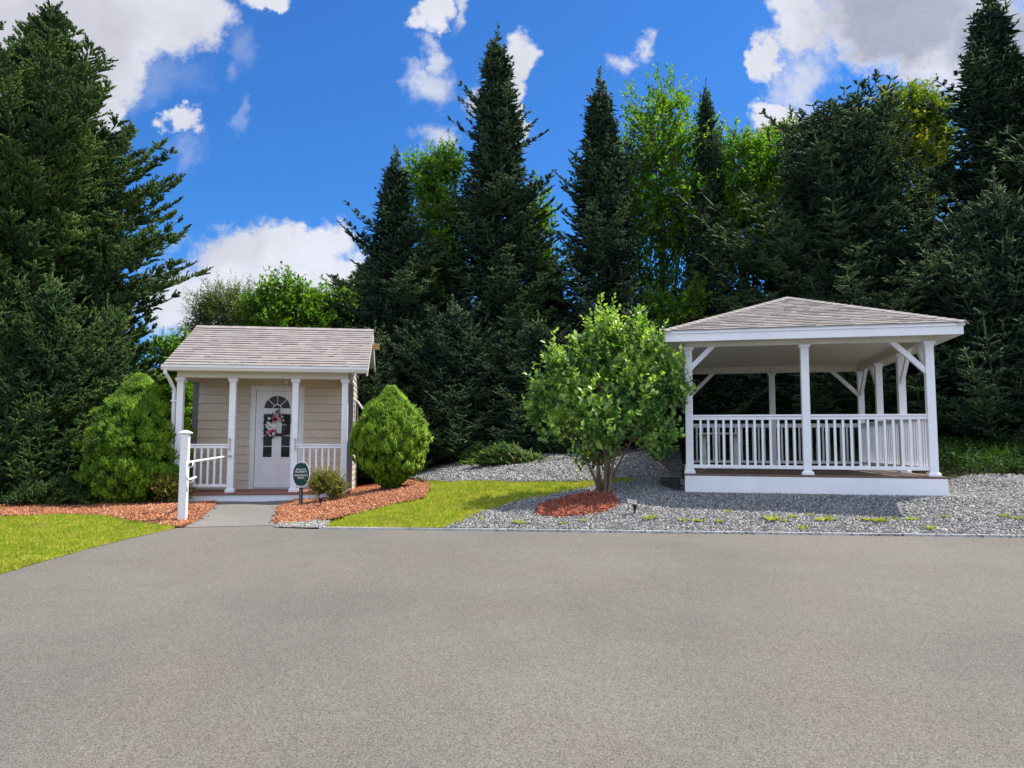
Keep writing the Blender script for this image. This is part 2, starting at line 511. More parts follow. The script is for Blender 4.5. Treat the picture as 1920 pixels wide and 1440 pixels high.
M_SHRUB = mat_leaf('shrub_leaf', [(0, (.035, .090, .026)), (.4, (.075, .18, .042)), (.7, (.19, .34, .075)), (1, (.42, .58, .12))], .32, (1.3, 1.4, .4), .38, .5, 1.2)
M_ARBOR = mat_leaf('evergreen_bush', [(0, (.045, .11, .008)), (.5, (.12, .24, .012)), (1, (.28, .42, .018))], .28, (1.4, 1.4, .3), .6, .25, 3)
M_ARBOR_D = mat_leaf('evergreen_bush_deep', [(0, (.035, .095, .008)), (.5, (.09, .20, .012)), (1, (.24, .38, .018))], .25, (1.4, 1.4, .3), .6, .25, 3)
M_BOX = mat_leaf('small_shrub_leaf', [(0, (.04, .08, .012)), (.45, (.11, .16, .018)), (.75, (.23, .25, .03)), (1, (.42, .24, .06))], .3, (1.3, 1.2, .5), .5, .35, 6)
M_JUNIPER = mat_leaf('juniper_leaf', [(0, (.05, .12, .02)), (.7, (.11, .23, .035)), (1, (.26, .22, .06))], .25, (1.3, 1.3, .5), .6, .25, 1.5)
M_WEED = mat_leaf('weed_leaf', [(0, (.18, .26, .02)), (1, (.36, .38, .03))], .4, (1.3, 1.3, .4), .6, .25, 5)

# ------------------------------------------------------------------ terrain height
GZ_O = (2.99, 12.50); GZ_YAW = R(-13.2); GZ_W = 3.71; GZ_D = 4.75


def sstep(a, b, x):
    t = np.clip((np.asarray(x, dtype=float) - a) / (b - a), 0, 1)
    return t * t * (3 - 2 * t)


def edge_y(x): return 10.63 - .109 * (np.asarray(x, dtype=float) + 2.76)


def hgt(x, y):
    x = np.asarray(x, dtype=float); y = np.asarray(y, dtype=float)
    d = y - edge_y(x)
    s = .038 + (.190 - .038) * sstep(-4.4, 0.6, x)
    dp = np.clip(d, 0, None)
    rise = s * np.minimum(dp, 3) + s * .55 * np.clip(dp - 3, 0, 9)
    z = .35 + .034 * np.minimum(d, 0) + rise
    bumps = .018 * np.sin(x * 1.9 + .7 * y) * np.sin(y * 1.6 - x * .5) + .010 * np.sin(x * 5.1 + 1.3) * np.sin(y * 4.3)
    z = z + bumps * sstep(.1, 1.2, d)
    # gazebo pad
    c, sn = math.cos(GZ_YAW), math.sin(GZ_YAW)
    lx = (x - GZ_O[0]) * c + (y - GZ_O[1]) * sn
    ly = -(x - GZ_O[0]) * sn + (y - GZ_O[1]) * c
    w = sstep(-1.1, -.1, lx) * sstep(GZ_W + 1.3, GZ_W + .2, lx) * sstep(-.7, -.05, ly) * sstep(GZ_D + 1.6, GZ_D + .3, ly)
    z = z * (1 - w) + .735 * w
    # mulch mounds left and right of the path
    z = z + .05 * np.exp(-((x + 6.0) ** 2 / 1.5 + (y - 12.6) ** 2 / .7)) + .05 * np.exp(-((x + 3.2) ** 2 / 1.2 + (y - 13.0) ** 2 / .6))
    return z


def H(x, y): return float(hgt(x, y))


def G(px, py):
    """where the line of sight through a photograph pixel meets the terrain"""
    d = ray(px, py)
    t = 2.0
    for i in range(4000):
        p = CAM + d * t
        if p.z < H(p.x, p.y): break
        t += .02
    return (p.x, p.y)


def resample(poly, step):
    out = []
    n = len(poly)
    for i in range(n):
        a = Vector(poly[i]); b = Vector(poly[(i + 1) % n])
        k = max(1, int((b - a).length / step))
        for j in range(k): out.append(a.lerp(b, j / k))
    return out


def smooth_poly(pts, it=2):
    for _ in range(it):
        q = []
        for i in range(len(pts)):
            a = Vector(pts[i]); b = Vector(pts[(i + 1) % len(pts)])
            q += [tuple(a * .75 + b * .25), tuple(a * .25 + b * .75)]
        pts = q
    return pts


def in_poly(x, y, poly):
    x = np.asarray(x); y = np.asarray(y)
    ins = np.zeros(x.shape, bool)
    n = len(poly)
    for i in range(n):
        x0, y0 = poly[i][0], poly[i][1]; x1, y1 = poly[(i + 1) % n][0], poly[(i + 1) % n][1]
        c = ((y0 > y) != (y1 > y))
        with np.errstate(divide='ignore', invalid='ignore'):
            xi = (x1 - x0) * (y - y0) / (y1 - y0 + 1e-12) + x0
        ins ^= (c & (x < xi))
    return ins


def sheet(name, poly, step, off, mat, kind='structure', jitter=0.0):
    rg = random.Random(3)
    bnd = resample(poly, step)
    bnd = [v + Vector((rg.uniform(-jitter, jitter), rg.uniform(-jitter, jitter))) for v in bnd]
    nb = len(bnd)
    xs = [v.x for v in bnd]; ys = [v.y for v in bnd]
    gx, gy = np.meshgrid(np.arange(min(xs), max(xs), step), np.arange(min(ys), max(ys), step))
    gx = gx.ravel(); gy = gy.ravel()
    k = in_poly(gx, gy, [(v.x, v.y) for v in bnd])
    pts = bnd + [Vector((float(a), float(b_))) for a, b_ in zip(gx[k], gy[k])]
    edges = [(i, (i + 1) % nb) for i in range(nb)]
    vo, eo, fo, *_ = geometry.delaunay_2d_cdt(pts, edges, [list(range(nb))], 1, 1e-5)
    V2 = np.array([(v.x, v.y) for v in vo])
    Z = hgt(V2[:, 0], V2[:, 1]) + off
    tri = [f for f in fo if len(f) == 3]
    cen = np.array([V2[list(f)].mean(axis=0) for f in tri])
    k2 = in_poly(cen[:, 0], cen[:, 1], [(v.x, v.y) for v in bnd])
    tri = np.array(tri)[k2]
    a, b_, c = V2[tri[:, 0]], V2[tri[:, 1]], V2[tri[:, 2]]
    neg = ((b_ - a)[:, 0] * (c - a)[:, 1] - (b_ - a)[:, 1] * (c - a)[:, 0]) < 0
    tri[neg] = tri[neg][:, ::-1]
    me = np_mesh(name, np.column_stack([V2, Z]), tri, None, True)
    o = link_mesh(name, me, None, [mat])
    if kind: tag(o, kind=kind)
    return o


# ground: one sheet to the horizon
def build_ground():
    ax = np.concatenate([np.linspace(-400, -40, 13), np.linspace(-36, -14, 12), np.arange(-13, 16, .25), np.linspace(17, 40, 12), np.linspace(60, 400, 10)])
    ay = np.concatenate([np.linspace(-400, -30, 10), np.linspace(-24, 4, 8), np.arange(5, 24, .25), np.linspace(25, 60, 18), np.linspace(80, 900, 14)])
    X, Y = np.meshgrid(ax, ay)
    dfar = np.sqrt(X ** 2 + Y ** 2)
    Z = hgt(X, Y) - .06
    Z = np.where(dfar > 35, np.clip(Z, -.6, 2.0), Z)
    n, k = X.shape
    idx = np.arange(n * k).reshape(n, k)
    f = np.stack([idx[:-1, :-1], idx[:-1, 1:], idx[1:, 1:], idx[1:, :-1]], -1).reshape(-1, 4)
    me = np_mesh('ground', np.column_stack([X.ravel(), Y.ravel(), Z.ravel()]), f, None, True)
    tag(link_mesh('ground', me, None, [M_SOIL]), kind='structure')


build_ground()

# outlines, given where they are seen and dropped on the terrain
g = lambda *pp: [G(*p) for p in pp]
lawn_edge_left = g((0, 1078), (60, 1060), (150, 1034), (240, 1011), (330, 991))       # lawn meets asphalt
pL = g((345, 990), (380, 968), (398, 950), (406, 941))                                  # path, left side
pR = g((556, 938), (534, 945), (522, 962), (516, 986))                                  # path, right side
asph_poly = [(-40, -25), (-40, 4.0), (-13, 5.0), (-8.2, 6.2)] + lawn_edge_left + [pL[0], pR[3]] + [(x, float(edge_y(x))) for x in (-2.9, -1, 1, 3, 5, 7, 12, 40)] + [(40, -25)]
sheet('asphalt', asph_poly, .6, .004, M_ASPHALT)
path_poly = pL + pR
sheet('path', [(p[0], p[1]) for p in path_poly], .15, .010, M_PATH)

mulchL = smooth_poly(g((-160, 972), (0, 970), (120, 965), (190, 968), (250, 978), (320, 988)) + [pL[0], pL[1], pL[2], pL[3]] + g((330, 936), (200, 928), (60, 922), (-160, 920)), 1)
mulchR = smooth_poly([pR[3], pR[2], pR[1], pR[0]] + g((640, 925), (672, 905), (740, 903), (798, 908), (806, 921), (795, 936), (730, 947), (660, 966), (600, 978), (560, 983)), 1)
lawnL = [(-30, 4.0), (-13, 5.0), (-8.2, 6.2)] + lawn_edge_left + g((322, 989), (250, 979), (190, 969), (120, 966), (0, 971), (-160, 973)) + [(-30, 13)]
gravF_top = g((835, 991), (868, 979), (905, 962), (950, 948), (1000, 936), (1060, 924), (1110, 914))
gravF = gravF_top + g((1180, 905), (1250, 898)) + [(3.4, 13.3), (7.6, 13.3), (9.4, 13.3), (13, 12.9), (13, float(edge_y(13)) + .05)] + [(x, float(edge_y(x)) + .05) for x in (9, 7, 5, 3, 1, 0)]
lawnR = g((600, 989), (660, 968), (730, 949), (795, 938), (808, 921), (800, 904), (850, 906), (960, 907), (1090, 905), (1215, 903), (1180, 906), (1110, 915), (1060, 925), (1000, 937), (950, 949), (905, 963), (868, 980), (835, 990.5))
gravB = g((700, 884), (760, 896), (800, 903), (850, 905), (960, 906), (1090, 904), (1215, 902), (1262, 898)) + [(3.3, 13.2), (4.2, 18.5), (2.0, 19.6), (-1.5, 19.6), (-2.6, 18.5)]
gravP = g((522, 983), (600, 979), (618, 978), (612, 991), (600, 992.5), (517, 990.5))
mulchS = smooth_poly(g((1000, 968), (1010, 952), (1040, 940), (1085, 930), (1140, 925), (1160, 940), (1148, 960), (1100, 968), (1050, 974)), 2)
sheet('mulch', mulchL, .2, .016, M_MULCHBED, jitter=.015)
sheet('mulch', mulchR, .2, .016, M_MULCHBED, jitter=.015)
sheet('mulch', mulchS, .15, .024, M_MULCHBED, jitter=.015)
sheet('lawn', lawnL, .3, .010, M_LAWN, jitter=.01)
sheet('lawn', lawnR, .25, .010, M_LAWN, jitter=.02)
sheet('gravel', gravF, .25, .014, M_GRAVELBED, jitter=.02)
sheet('gravel', gravB, .25, .016, M_GRAVELBED, jitter=.02)
sheet('gravel', gravP, .12, .020, M_GRAVELBED, jitter=.01)


# ------------------------------------------------------------------ scatter of small stuff, modelled as real pieces
def sample_poly(poly, n, rg, spread=0.0):
    xs = [p[0] for p in poly]; ys = [p[1] for p in poly]
    x = rg.uniform(min(xs), max(xs), n * 3); y = rg.uniform(min(ys), max(ys), n * 3)
    if spread: xq = x + rg.normal(0, spread, x.shape); yq = y + rg.normal(0, spread, y.shape)
    else: xq, yq = x, y
    k = in_poly(xq, yq, poly)
    return x[k], y[k]


def poly_area(p):
    return abs(sum(p[i][0] * p[(i + 1) % len(p)][1] - p[(i + 1) % len(p)][0] * p[i][1] for i in range(len(p)))) / 2


def dens_pts(poly, dens, rg, spread=0.0, lim=None):
    xs = [p[0] for p in poly]; ys = [p[1] for p in poly]
    x0, x1, y0, y1 = min(xs), max(xs), min(ys), max(ys)
    if lim: x0 = max(x0, lim[0]); x1 = min(x1, lim[1]); y0 = max(y0, lim[2]); y1 = min(y1, lim[3])
    n = int((x1 - x0) * (y1 - y0) * dens)
    x = rg.uniform(x0, x1, n); y = rg.uniform(y0, y1, n)
    k = in_poly(x + rg.normal(0, spread + 1e-9, n), y + rg.normal(0, spread + 1e-9, n), poly)
    return x[k], y[k]


def rot_rand(rg, n, tilt=1.0):
    q = rg.normal(size=(n, 4)); q[:, 1:3] *= tilt
    q /= np.linalg.norm(q, axis=1)[:, None]
    w, x, y, z = q.T
    M = np.empty((n, 3, 3))
    M[:, 0, 0] = 1 - 2 * (y * y + z * z); M[:, 0, 1] = 2 * (x * y - z * w); M[:, 0, 2] = 2 * (x * z + y * w)
    M[:, 1, 0] = 2 * (x * y + z * w); M[:, 1, 1] = 1 - 2 * (x * x + z * z); M[:, 1, 2] = 2 * (y * z - x * w)
    M[:, 2, 0] = 2 * (x * z - y * w); M[:, 2, 1] = 2 * (y * z + x * w); M[:, 2, 2] = 1 - 2 * (x * x + y * y)
    return M


OCT_V = np.array([(1, 0, 0), (-1, 0, 0), (0, 1, 0), (0, -1, 0), (0, 0, 1), (0, 0, -1), (.62, .62, .5), (-.62, .6, .45)])
OCT_F = np.array([(0, 6, 4), (6, 2, 4), (2, 7, 4), (7, 1, 4), (1, 3, 4), (3, 0, 4), (0, 5, 2), (2, 5, 1), (1, 5, 3), (3, 5, 0), (0, 2, 6), (2, 1, 7)])


def scatter_blocks(name, x, y, size, scl, off, mat, rg, label, cat, group=None, tilt=1.0, vexp=1.0):
    n = len(x)
    V = OCT_V[None] * (1 + rg.normal(0, .18, (n, len(OCT_V), 1)))
    V = V * (np.array(scl)[None, None] * rg.uniform(.6, 1.35, (n, 1, 3)))
    V = V * (size * rg.uniform(.55, 1.3, (n, 1, 1)))
    V = np.einsum('nij,nkj->nki', rot_rand(rg, n, tilt), V)
    c = np.column_stack([x, y, hgt(x, y) + off + rg.uniform(0, size * .5, n)])
    V = V + c[:, None]
    k = len(OCT_V)
    Fs = (OCT_F[None] + (np.arange(n) * k)[:, None, None]).reshape(-1, 3)
    var = np.repeat(rg.uniform(0, 1, n) ** vexp, len(OCT_F))
    me = np_mesh(name, V.reshape(-1, 3), Fs, var)
    o = link_mesh(name, me, None, [mat])
    tag(o, label, cat, group, 'stuff')
    return o


rg = np.random.default_rng(5)
LIM = (-12.5, 10.5, 6.0, 20.0)
x, y = dens_pts(gravF, 3000, rg, .04, (-1.5, 9.5, 9, 13.8))
lx_ = (x - GZ_O[0]) * math.cos(GZ_YAW) + (y - GZ_O[1]) * math.sin(GZ_YAW); ly_ = -(x - GZ_O[0]) * math.sin(GZ_YAW) + (y - GZ_O[1]) * math.cos(GZ_YAW)
k = ~((lx_ > .2) & (lx_ < GZ_W) & (ly_ > .3)); x, y = x[k], y[k]
k = ~in_poly(x, y, mulchS); x, y = x[k], y[k]
scatter_blocks('gravel_stones', x, y, .0155, (1.15, .9, .6), .016, M_GRAVEL, rg, 'grey crushed stone spread between the pavement edge and the gazebo', 'gravel', vexp=1.2)
x, y = dens_pts(gravB, 1000, rg, .05)
scatter_blocks('gravel_stones', x, y, .021, (1.15, .9, .6), .016, M_GRAVEL, rg, 'grey crushed stone banked up behind the lawn under the spruces', 'gravel', vexp=1.2)
x, y = dens_pts(gravP, 3000, rg, .04)
scatter_blocks('gravel_stones', x, y, .014, (1.1, .9, .6), .02, M_GRAVEL, rg, 'pale strip of fine gravel where the mulch bed meets the pavement', 'gravel', vexp=.6)
for poly, dn, lab in ((mulchL, 2200, 'red bark mulch in the bed left of the path under the bushes'),
                      (mulchR, 2800, 'red bark mulch in the bed right of the path around the round bush'),
                      (mulchS, 3200, 'patch of red bark mulch in the gravel below the leafy shrub')):
    x, y = dens_pts(poly, dn, rg, .05, (-11.5, 3, 10, 16))
    scatter_blocks('mulch_chips', x, y, .017, (1.7, .65, .35), .018 if poly is not mulchS else .03, M_MULCH if poly is not mulchS else M_MULCH_RED_SHADED, rg, lab, 'mulch', tilt=.5, vexp=.8)


def blades(name, x, y, h, w, mat, rg, lean=.5, var=None, nseg=1):
    n = len(x)
    z = hgt(x, y) + .006
    a = rg.uniform(0, 2 * math.pi, n); hh = h * rg.uniform(.5, 1.3, n)
    la = rg.uniform(0, 2 * math.pi, n); ll = np.abs(rg.normal(0, lean, n)) * hh
    b0 = np.column_stack([x - np.cos(a) * w / 2, y - np.sin(a) * w / 2, z]); b1 = np.column_stack([x + np.cos(a) * w / 2, y + np.sin(a) * w / 2, z])
    t = np.column_stack([x + np.cos(la) * ll, y + np.sin(la) * ll, z + hh])
    V = np.stack([b0, b1, t], 1).reshape(-1, 3)
    Fs = np.arange(3 * n).reshape(n, 3)
    return np_mesh(name, V, Fs, rg.uniform(0, 1, n) if var is None else var)


x, y = dens_pts(lawnL, 4200, rg, .015, (-9.5, -3.8, 5.5, 12.2))
tag(link_mesh('grass', blades('grass', x, y, .040, .010, M_GRASS, rg, .6), None, [M_GRASS]), 'short yellow-green lawn grass left of the pavement', 'grass', None, 'stuff')
x, y = dens_pts(lawnR, 4200, rg, .03, (-4, 3.2, 9.5, 15))
tag(link_mesh('grass', blades('grass', x, y, .042, .011, M_GRASS, rg, .6), None, [M_GRASS]), 'short bright lawn grass between the round bush and the gravel', 'grass', None, 'stuff')


# ------------------------------------------------------------------ vegetation generators
def cones(p0, p1, w):
    """thin three-sided spikes from p0 to p1, thickest a third of the way along"""
    n = len(p0)
    d = p1 - p0
    ln = np.linalg.norm(d, axis=1)[:, None] + 1e-9
    dn = d / ln
    ref = np.where(np.abs(dn[:, 2:3]) > .9, np.array([[1., 0, 0]]), np.array([[0, 0, 1.]]))
    a = np.cross(dn, ref); a /= np.linalg.norm(a, axis=1)[:, None] + 1e-9
    b = np.cross(dn, a)
    w = np.asarray(w).reshape(-1, 1) * np.ones((n, 1))
    m0 = p0 + d * .3
    V = np.stack([m0 + a * w, m0 + (-.5 * a + .866 * b) * w, m0 + (-.5 * a - .866 * b) * w, p1, p0], 1)
    Fc = np.array([(0, 1, 3), (1, 2, 3), (2, 0, 3), (1, 0, 4)])
    Fs = (Fc[None] + (np.arange(n) * 5)[:, None, None]).reshape(-1, 3)
    return V.reshape(-1, 3), Fs


def merge(parts):
    V = []; Fs = []; va = []; b = 0
    for v, f, a in parts:
        V.append(v); Fs.append(f + b); va.append(a); b += len(v)
    return np.concatenate(V), np.concatenate(Fs), np.concatenate(va)


def spruce(name, seed, Hh, Rr, prof=.85, nbr=330, droop=.0, skirt=.25, K=9, tw=.022, lat0=.42, leaders=1, upc=.35, sat=1.0, rag=1.0, tws=(.25, .5, .75), lcap=1.6):
    """meshes (crown, trunk) of a spruce standing on z=0"""
    rg = np.random.default_rng(seed)
    t = rg.uniform(0, 1, nbr) ** .85                      # 0 top .. 1 base
    t = np.sort(t)
    z = Hh * (1 - t * (1 - skirt / Hh)) - .15
    lump = 1 + .20 * np.sin(t * 31 + rg.uniform(0, 6)) + .10 * np.sin(t * 13 + rg.uniform(0, 6))
    az = rg.uniform(0, 2 * math.pi, nbr)
    side = 1 + .18 * np.sin(az * 2 + rg.uniform(0, 6) + t * 5) + .10 * np.sin(az * 3 + t * 11)
    Lb = Rr * (np.clip(t / sat, 0, 1) ** prof) * lump * side * (1 + .16 * np.sin(az * 3 + z * 1.9) * np.sin(z * 2.7 + az)) * (1 + rag * (rg.uniform(-.45, .05, nbr) + .24 * (rg.uniform(0, 1, nbr) > .84))) + .12
    e0 = np.interp(t, [0, .15, .5, 1], [1.1, .65, .28, -.05]) + rg.normal(0, .10, nbr) - droop * t
    dh = np.column_stack([np.cos(az), np.sin(az), np.zeros(nbr)])
    sdv = np.column_stack([-np.sin(az), np.cos(az), np.zeros(nbr)])
    def pos(s, i):
        L_ = Lb[i][:, None]; s_ = s[:, None]
        return dh[i] * L_ * s_ * np.cos(e0[i])[:, None] + np.array([0, 0, 1.]) * (z[i][:, None] + L_ * (np.sin(e0[i])[:, None] * s_ + (upc * s_ ** 2.2 - droop * .6 * s_)))
    parts = []
    bv = rg.uniform(.05, .75, nbr)
    Kb = np.clip((Lb / .11).astype(int), 3, K * 2)
    idx = np.repeat(np.arange(nbr), Kb)
    fr = np.concatenate([(np.arange(k_) + .7) / k_ for k_ in Kb])
    fr = np.clip(fr + rg.normal(0, .03, len(fr)), .12, 1)
    kk = (fr > .22) | (Lb[idx] < .7)
    idx, fr = idx[kk], fr[kk]
    p = pos(fr, idx); p2 = pos(np.minimum(fr + .06, 1.08), idx)
    tang = p2 - p; tang /= np.linalg.norm(tang, axis=1)[:, None] + 1e-9
    for sgn in (-1, 1, 0):
        n = len(idx)
        ll = (lat0 * (1.12 - .82 * fr) * np.clip(Lb[idx], .25, lcap) ** .55) * rg.uniform(.6, 1.25, n)
        if sgn == 0: ll = ll * .55
        dirv = tang * (.75 if sgn else .6) + sdv[idx] * (sgn * 1.0) + np.array([0, 0, 1.]) * (.18 if sgn else .75) + rg.normal(0, .18, (n, 3))
        dirv /= np.linalg.norm(dirv, axis=1)[:, None]
        q0 = p + rg.normal(0, .01, (n, 3)); q1 = q0 + dirv * ll[:, None]
        v, f = cones(q0, q1, tw * 1.1); parts.append((v, f, np.repeat(np.clip(bv[idx] + rg.uniform(-.3, .3, n), 0, 1), 4)))
        # twigs on the laterals
        for fs_ in tws:
            for s2 in (-1, 1):
                kz = ll > .12
                m_ = kz.sum()
                if not m_: continue
                b0 = q0[kz] + dirv[kz] * (ll[kz] * (fs_ + rg.uniform(-.08, .08, m_)))[:, None]
                perp = np.cross(dirv[kz], np.array([0, 0, 1.])); perp /= np.linalg.norm(perp, axis=1)[:, None] + 1e-9
                dd = dirv[kz] * .85 + perp * s2 * .65 + np.array([0, 0, 1.]) * rg.uniform(-.1, .6, m_)[:, None] + rg.normal(0, .15, (m_, 3))
                dd /= np.linalg.norm(dd, axis=1)[:, None]
                l2 = ll[kz] * (1.0 - fs_ * .75) * rg.uniform(.4, .75, m_)
                l2 = np.clip(l2, .06, .22)
                v, f = cones(b0, b0 + dd * l2[:, None], tw * rg.uniform(.7, 1.2, m_)); parts.append((v, f, np.repeat(np.clip(bv[idx][kz] + .25 * fr[kz] + rg.uniform(-.3, .3, m_), 0, 1), 4)))
    # branch tip shoots
    tp = pos(np.ones(nbr), np.arange(nbr)); tb = pos(np.full(nbr, .9), np.arange(nbr))
    dd = tp - tb; dd /= np.linalg.norm(dd, axis=1)[:, None] + 1e-9
    v, f = cones(tb, tp + dd * .10, tw * .9); parts.append((v, f, np.full(len(f), .8)))
    # inner twigs in darker tones fill the middle
    ni = int(nbr * 14)
    ti = rg.uniform(.06, 1, ni); ri = Rr * np.clip(ti / sat, 0, 1) ** prof * rg.uniform(.05, .68, ni); ai = rg.uniform(0, 6.283, ni)
    zi = Hh * (1 - ti * (1 - skirt / Hh)) + .05
    c0 = np.column_stack([np.cos(ai) * ri, np.sin(ai) * ri, zi])
    dd = np.column_stack([np.cos(ai), np.sin(ai), rg.normal(.1, .5, ni)]) + rg.normal(0, .5, (ni, 3)); dd /= np.linalg.norm(dd, axis=1)[:, None]
    v, f = cones(c0 - dd * .12, c0 + dd * rg.uniform(.15, .32, ni)[:, None], .05); parts.append((v, f, np.repeat(rg.uniform(0, .5, ni), 4)))
    # leaders
    for li in range(leaders):
        ox = rg.normal(0, .11, 2) * (li > 0) * (1 if leaders < 4 else 4.5)
        hl = rg.uniform(.7, 1.1) * (1 if li == 0 else .8)
        bz = Hh - .35 - (0 if li == 0 else rg.uniform(.5, .9)) + (rg.uniform(.4, 1.0) if leaders > 4 else 0)
        base = np.array([[ox[0], ox[1], bz]]); top = base + np.array([[rg.normal(0, .04), rg.normal(0, .04), hl]])
        v, f = cones(base, top, .028); parts.append((v, f, np.full(4, .6)))
        ns = 20
        s_ = rg.uniform(0, .85, ns); a_ = rg.uniform(0, 6.28, ns)
        b0 = base + (top - base) * s_[:, None]
        dd = np.column_stack([np.cos(a_) * .6, np.sin(a_) * .6, np.full(ns, .85)])
        l_ = .26 * (1.1 - s_)
        v, f = cones(b0, b0 + dd * l_[:, None], .017); parts.append((v, f, np.repeat(rg.uniform(.2, 1, ns), 4)))
    V, Fs, va = merge(parts)
    crown = np_mesh(name + '_crown', V, Fs, va)
    mb = MB()
    mb.tube([(0, 0, -.4), (.02, 0, Hh * .3), (-.01, .02, Hh * .7), (0, 0, Hh - .2)], [max(.10, Hh * .013), Hh * .010, Hh * .005, .015], 9)
    nb_ = 0
    for i in range(0, nbr, 2):
        if Lb[i] < .4: continue
        pts = [tuple(pos(np.array([s]), np.array([i]))[0]) for s in (0, .35, .7, .95)]
        mb.cur = random.random()
        mb.tube(pts, [.022, .016, .010, .005], 4, False)
    me = bpy.data.meshes.new(name + '_trunk'); me.from_pydata(mb.v, [], mb.f)
    at = me.attributes.new('var', 'FLOAT', 'FACE'); at.data.foreach_set('value', mb.var)
    return crown, me


def leaves_on_shoots(rg, base, dirs, length, nleaf, size, upb=.25, fold=.35, droop=.0, aspect=.55, tipbright=.0):
    """pairs of folded leaves along each shoot -> V, F, var"""
    ns = len(base)
    idx = np.repeat(np.arange(ns), nleaf)
    fr = np.tile((np.arange(nleaf) + .6) / nleaf, ns)
    n = len(idx)
    d = dirs[idx]
    p = base[idx] + d * (length[idx] * fr)[:, None]
    rv = rg.normal(size=(n, 3)); rv -= d * (rv * d).sum(1)[:, None]; rv /= np.linalg.norm(rv, axis=1)[:, None] + 1e-9
    ld = d * .55 + rv * .9 + np.array([0, 0, 1.]) * (upb - droop) ; ld /= np.linalg.norm(ld, axis=1)[:, None] + 1e-9
    up = np.array([0, 0, 1.]) + rg.normal(0, .45, (n, 3))
    sd = np.cross(ld, up); sd /= np.linalg.norm(sd, axis=1)[:, None] + 1e-9
    nn = np.cross(sd, ld)
    s = size * rg.uniform(.6, 1.25, n) * (1 - .25 * fr)
    s = s[:, None]
    b0 = p
    L1 = p + ld * s * .45 + sd * s * aspect * .5 + nn * s * fold * .3
    R1 = p + ld * s * .45 - sd * s * aspect * .5 + nn * s * fold * .3
    T = p + ld * s - nn * s * .08
    V = np.stack([b0, L1, T, R1], 1).reshape(-1, 3)
    Fc = np.array([(0, 1, 2), (0, 2, 3)])
    Fs = (Fc[None] + (np.arange(n) * 4)[:, None, None]).reshape(-1, 3)
    vs = rg.uniform(0, 1, ns)[idx] * .45 + rg.uniform(0, .45, n) + tipbright * fr
    return V, Fs, np.repeat(vs, 2)


def broadleaf(name, seed, lobes, nshoot, nleaf, size, trunk_base, stems, shl=.5, upb=.25, jag=.12, spread=(.55, 1.0), tip=.15, upshoot=.35, aspect=.55, branch_r=.045, volp=.75):
    """lobes: (cx,cy,cz,rx,ry,rz); stems: number of trunks. Local coordinates, ground z=0"""
    rg = np.random.default_rng(seed)
    vol = np.array([l[3] * l[4] * l[5] for l in lobes]) ** volp; vol /= vol.sum()
    li = rg.choice(len(lobes), nshoot, p=vol)
    Lb = np.array(lobes)
    d = rg.normal(size=(nshoot, 3)); d /= np.linalg.norm(d, axis=1)[:, None]
    rr = rg.uniform(spread[0] ** 2, spread[1], nshoot) ** .5 * (1 + rg.normal(0, jag, nshoot))
    base = Lb[li, :3] + d * Lb[li, 3:] * rr[:, None]
    dirs = d * 1.0 + np.array([0, 0, 1.]) * upshoot + rg.normal(0, .35, (nshoot, 3)); dirs /= np.linalg.norm(dirs, axis=1)[:, None]
    ln = shl * rg.uniform(.5, 1.3, nshoot)
    base = base - dirs * ln[:, None] * .5
    V, Fs, va = leaves_on_shoots(rg, base, dirs, ln, nleaf, size, upb, tipbright=tip, aspect=aspect)
    crown = np_mesh(name + '_crown', V, Fs, va)
    mb = MB(); rr_ = random.Random(seed)
    tb = Vector(trunk_base)
    per = max(3, int(16 / stems))
    for s_ in range(stems):
        a = rr_.uniform(0, 6.28); o = Vector((math.cos(a), math.sin(a), 0)) * (.10 if stems > 1 else 0) * (1 + stems * .05)
        l = lobes[s_ % len(lobes)]
        top = Vector((l[0], l[1], l[2] + l[5] * .5))
        b0 = tb + o - Vector((0, 0, .25))
        mid = b0.lerp(top, .5) + Vector((rr_.uniform(-.1, .1), rr_.uniform(-.1, .1), 0)) * (b0 - top).length * .25
        rad = branch_r
        mb.cur = rr_.random()
        pts = [b0, b0.lerp(mid, .5) + Vector((rr_.uniform(-.04, .04), rr_.uniform(-.04, .04), 0)), mid, mid.lerp(top, .5), top]
        mb.tube(pts, [rad * 1.25, rad, rad * .75, rad * .5, rad * .15], 7)
        for j in range(per):
            ii = rr_.randrange(nshoot)
            q = Vector(base[ii]); t_ = rr_.uniform(.25, .9)
            st = pts[1].lerp(pts[3], t_)
            md = st.lerp(q, .5) + Vector((0, 0, -.05 * (q - st).length))
            mb.tube([st, md, q], [rad * .42, rad * .28, rad * .08], 5, False)
    # a fine twig under every few shoots
    for ii in range(0, nshoot, 3):
        b = Vector(base[ii]); e = b + Vector(dirs[ii]) * float(ln[ii])
        l = Lb[li[ii]]
        ctr = Vector(l[:3]); s0 = b.lerp(ctr, .45)
        mb.tube([s0, b, e], [rad * .16 + .002, rad * .10 + .002, .0015], 3, False)
    me = bpy.data.meshes.new(name + '_trunk'); me.from_pydata(mb.v, [], mb.f)
    at = me.attributes.new('var', 'FLOAT', 'FACE'); at.data.foreach_set('value', mb.var)
    return crown, me


def plant(name, loc, meshes, mats, label, cat, group=None, rz=0.0, scl=(1, 1, 1), names=('crown', 'trunk'), rot=None):
    e = empty(name, loc, rz, rot)
    e.scale = scl
    for me, mt, nm in zip(meshes, mats, names):
        if not len(me.materials): me.materials.append(mt)
        o = bpy.data.objects.new(nm, me); col.objects.link(o); o.parent = e
        if me.materials[0] is not mt:
            o.material_slots[0].link = 'OBJECT'; o.material_slots[0].material = mt
    tag(e, label, cat, group)
    return e


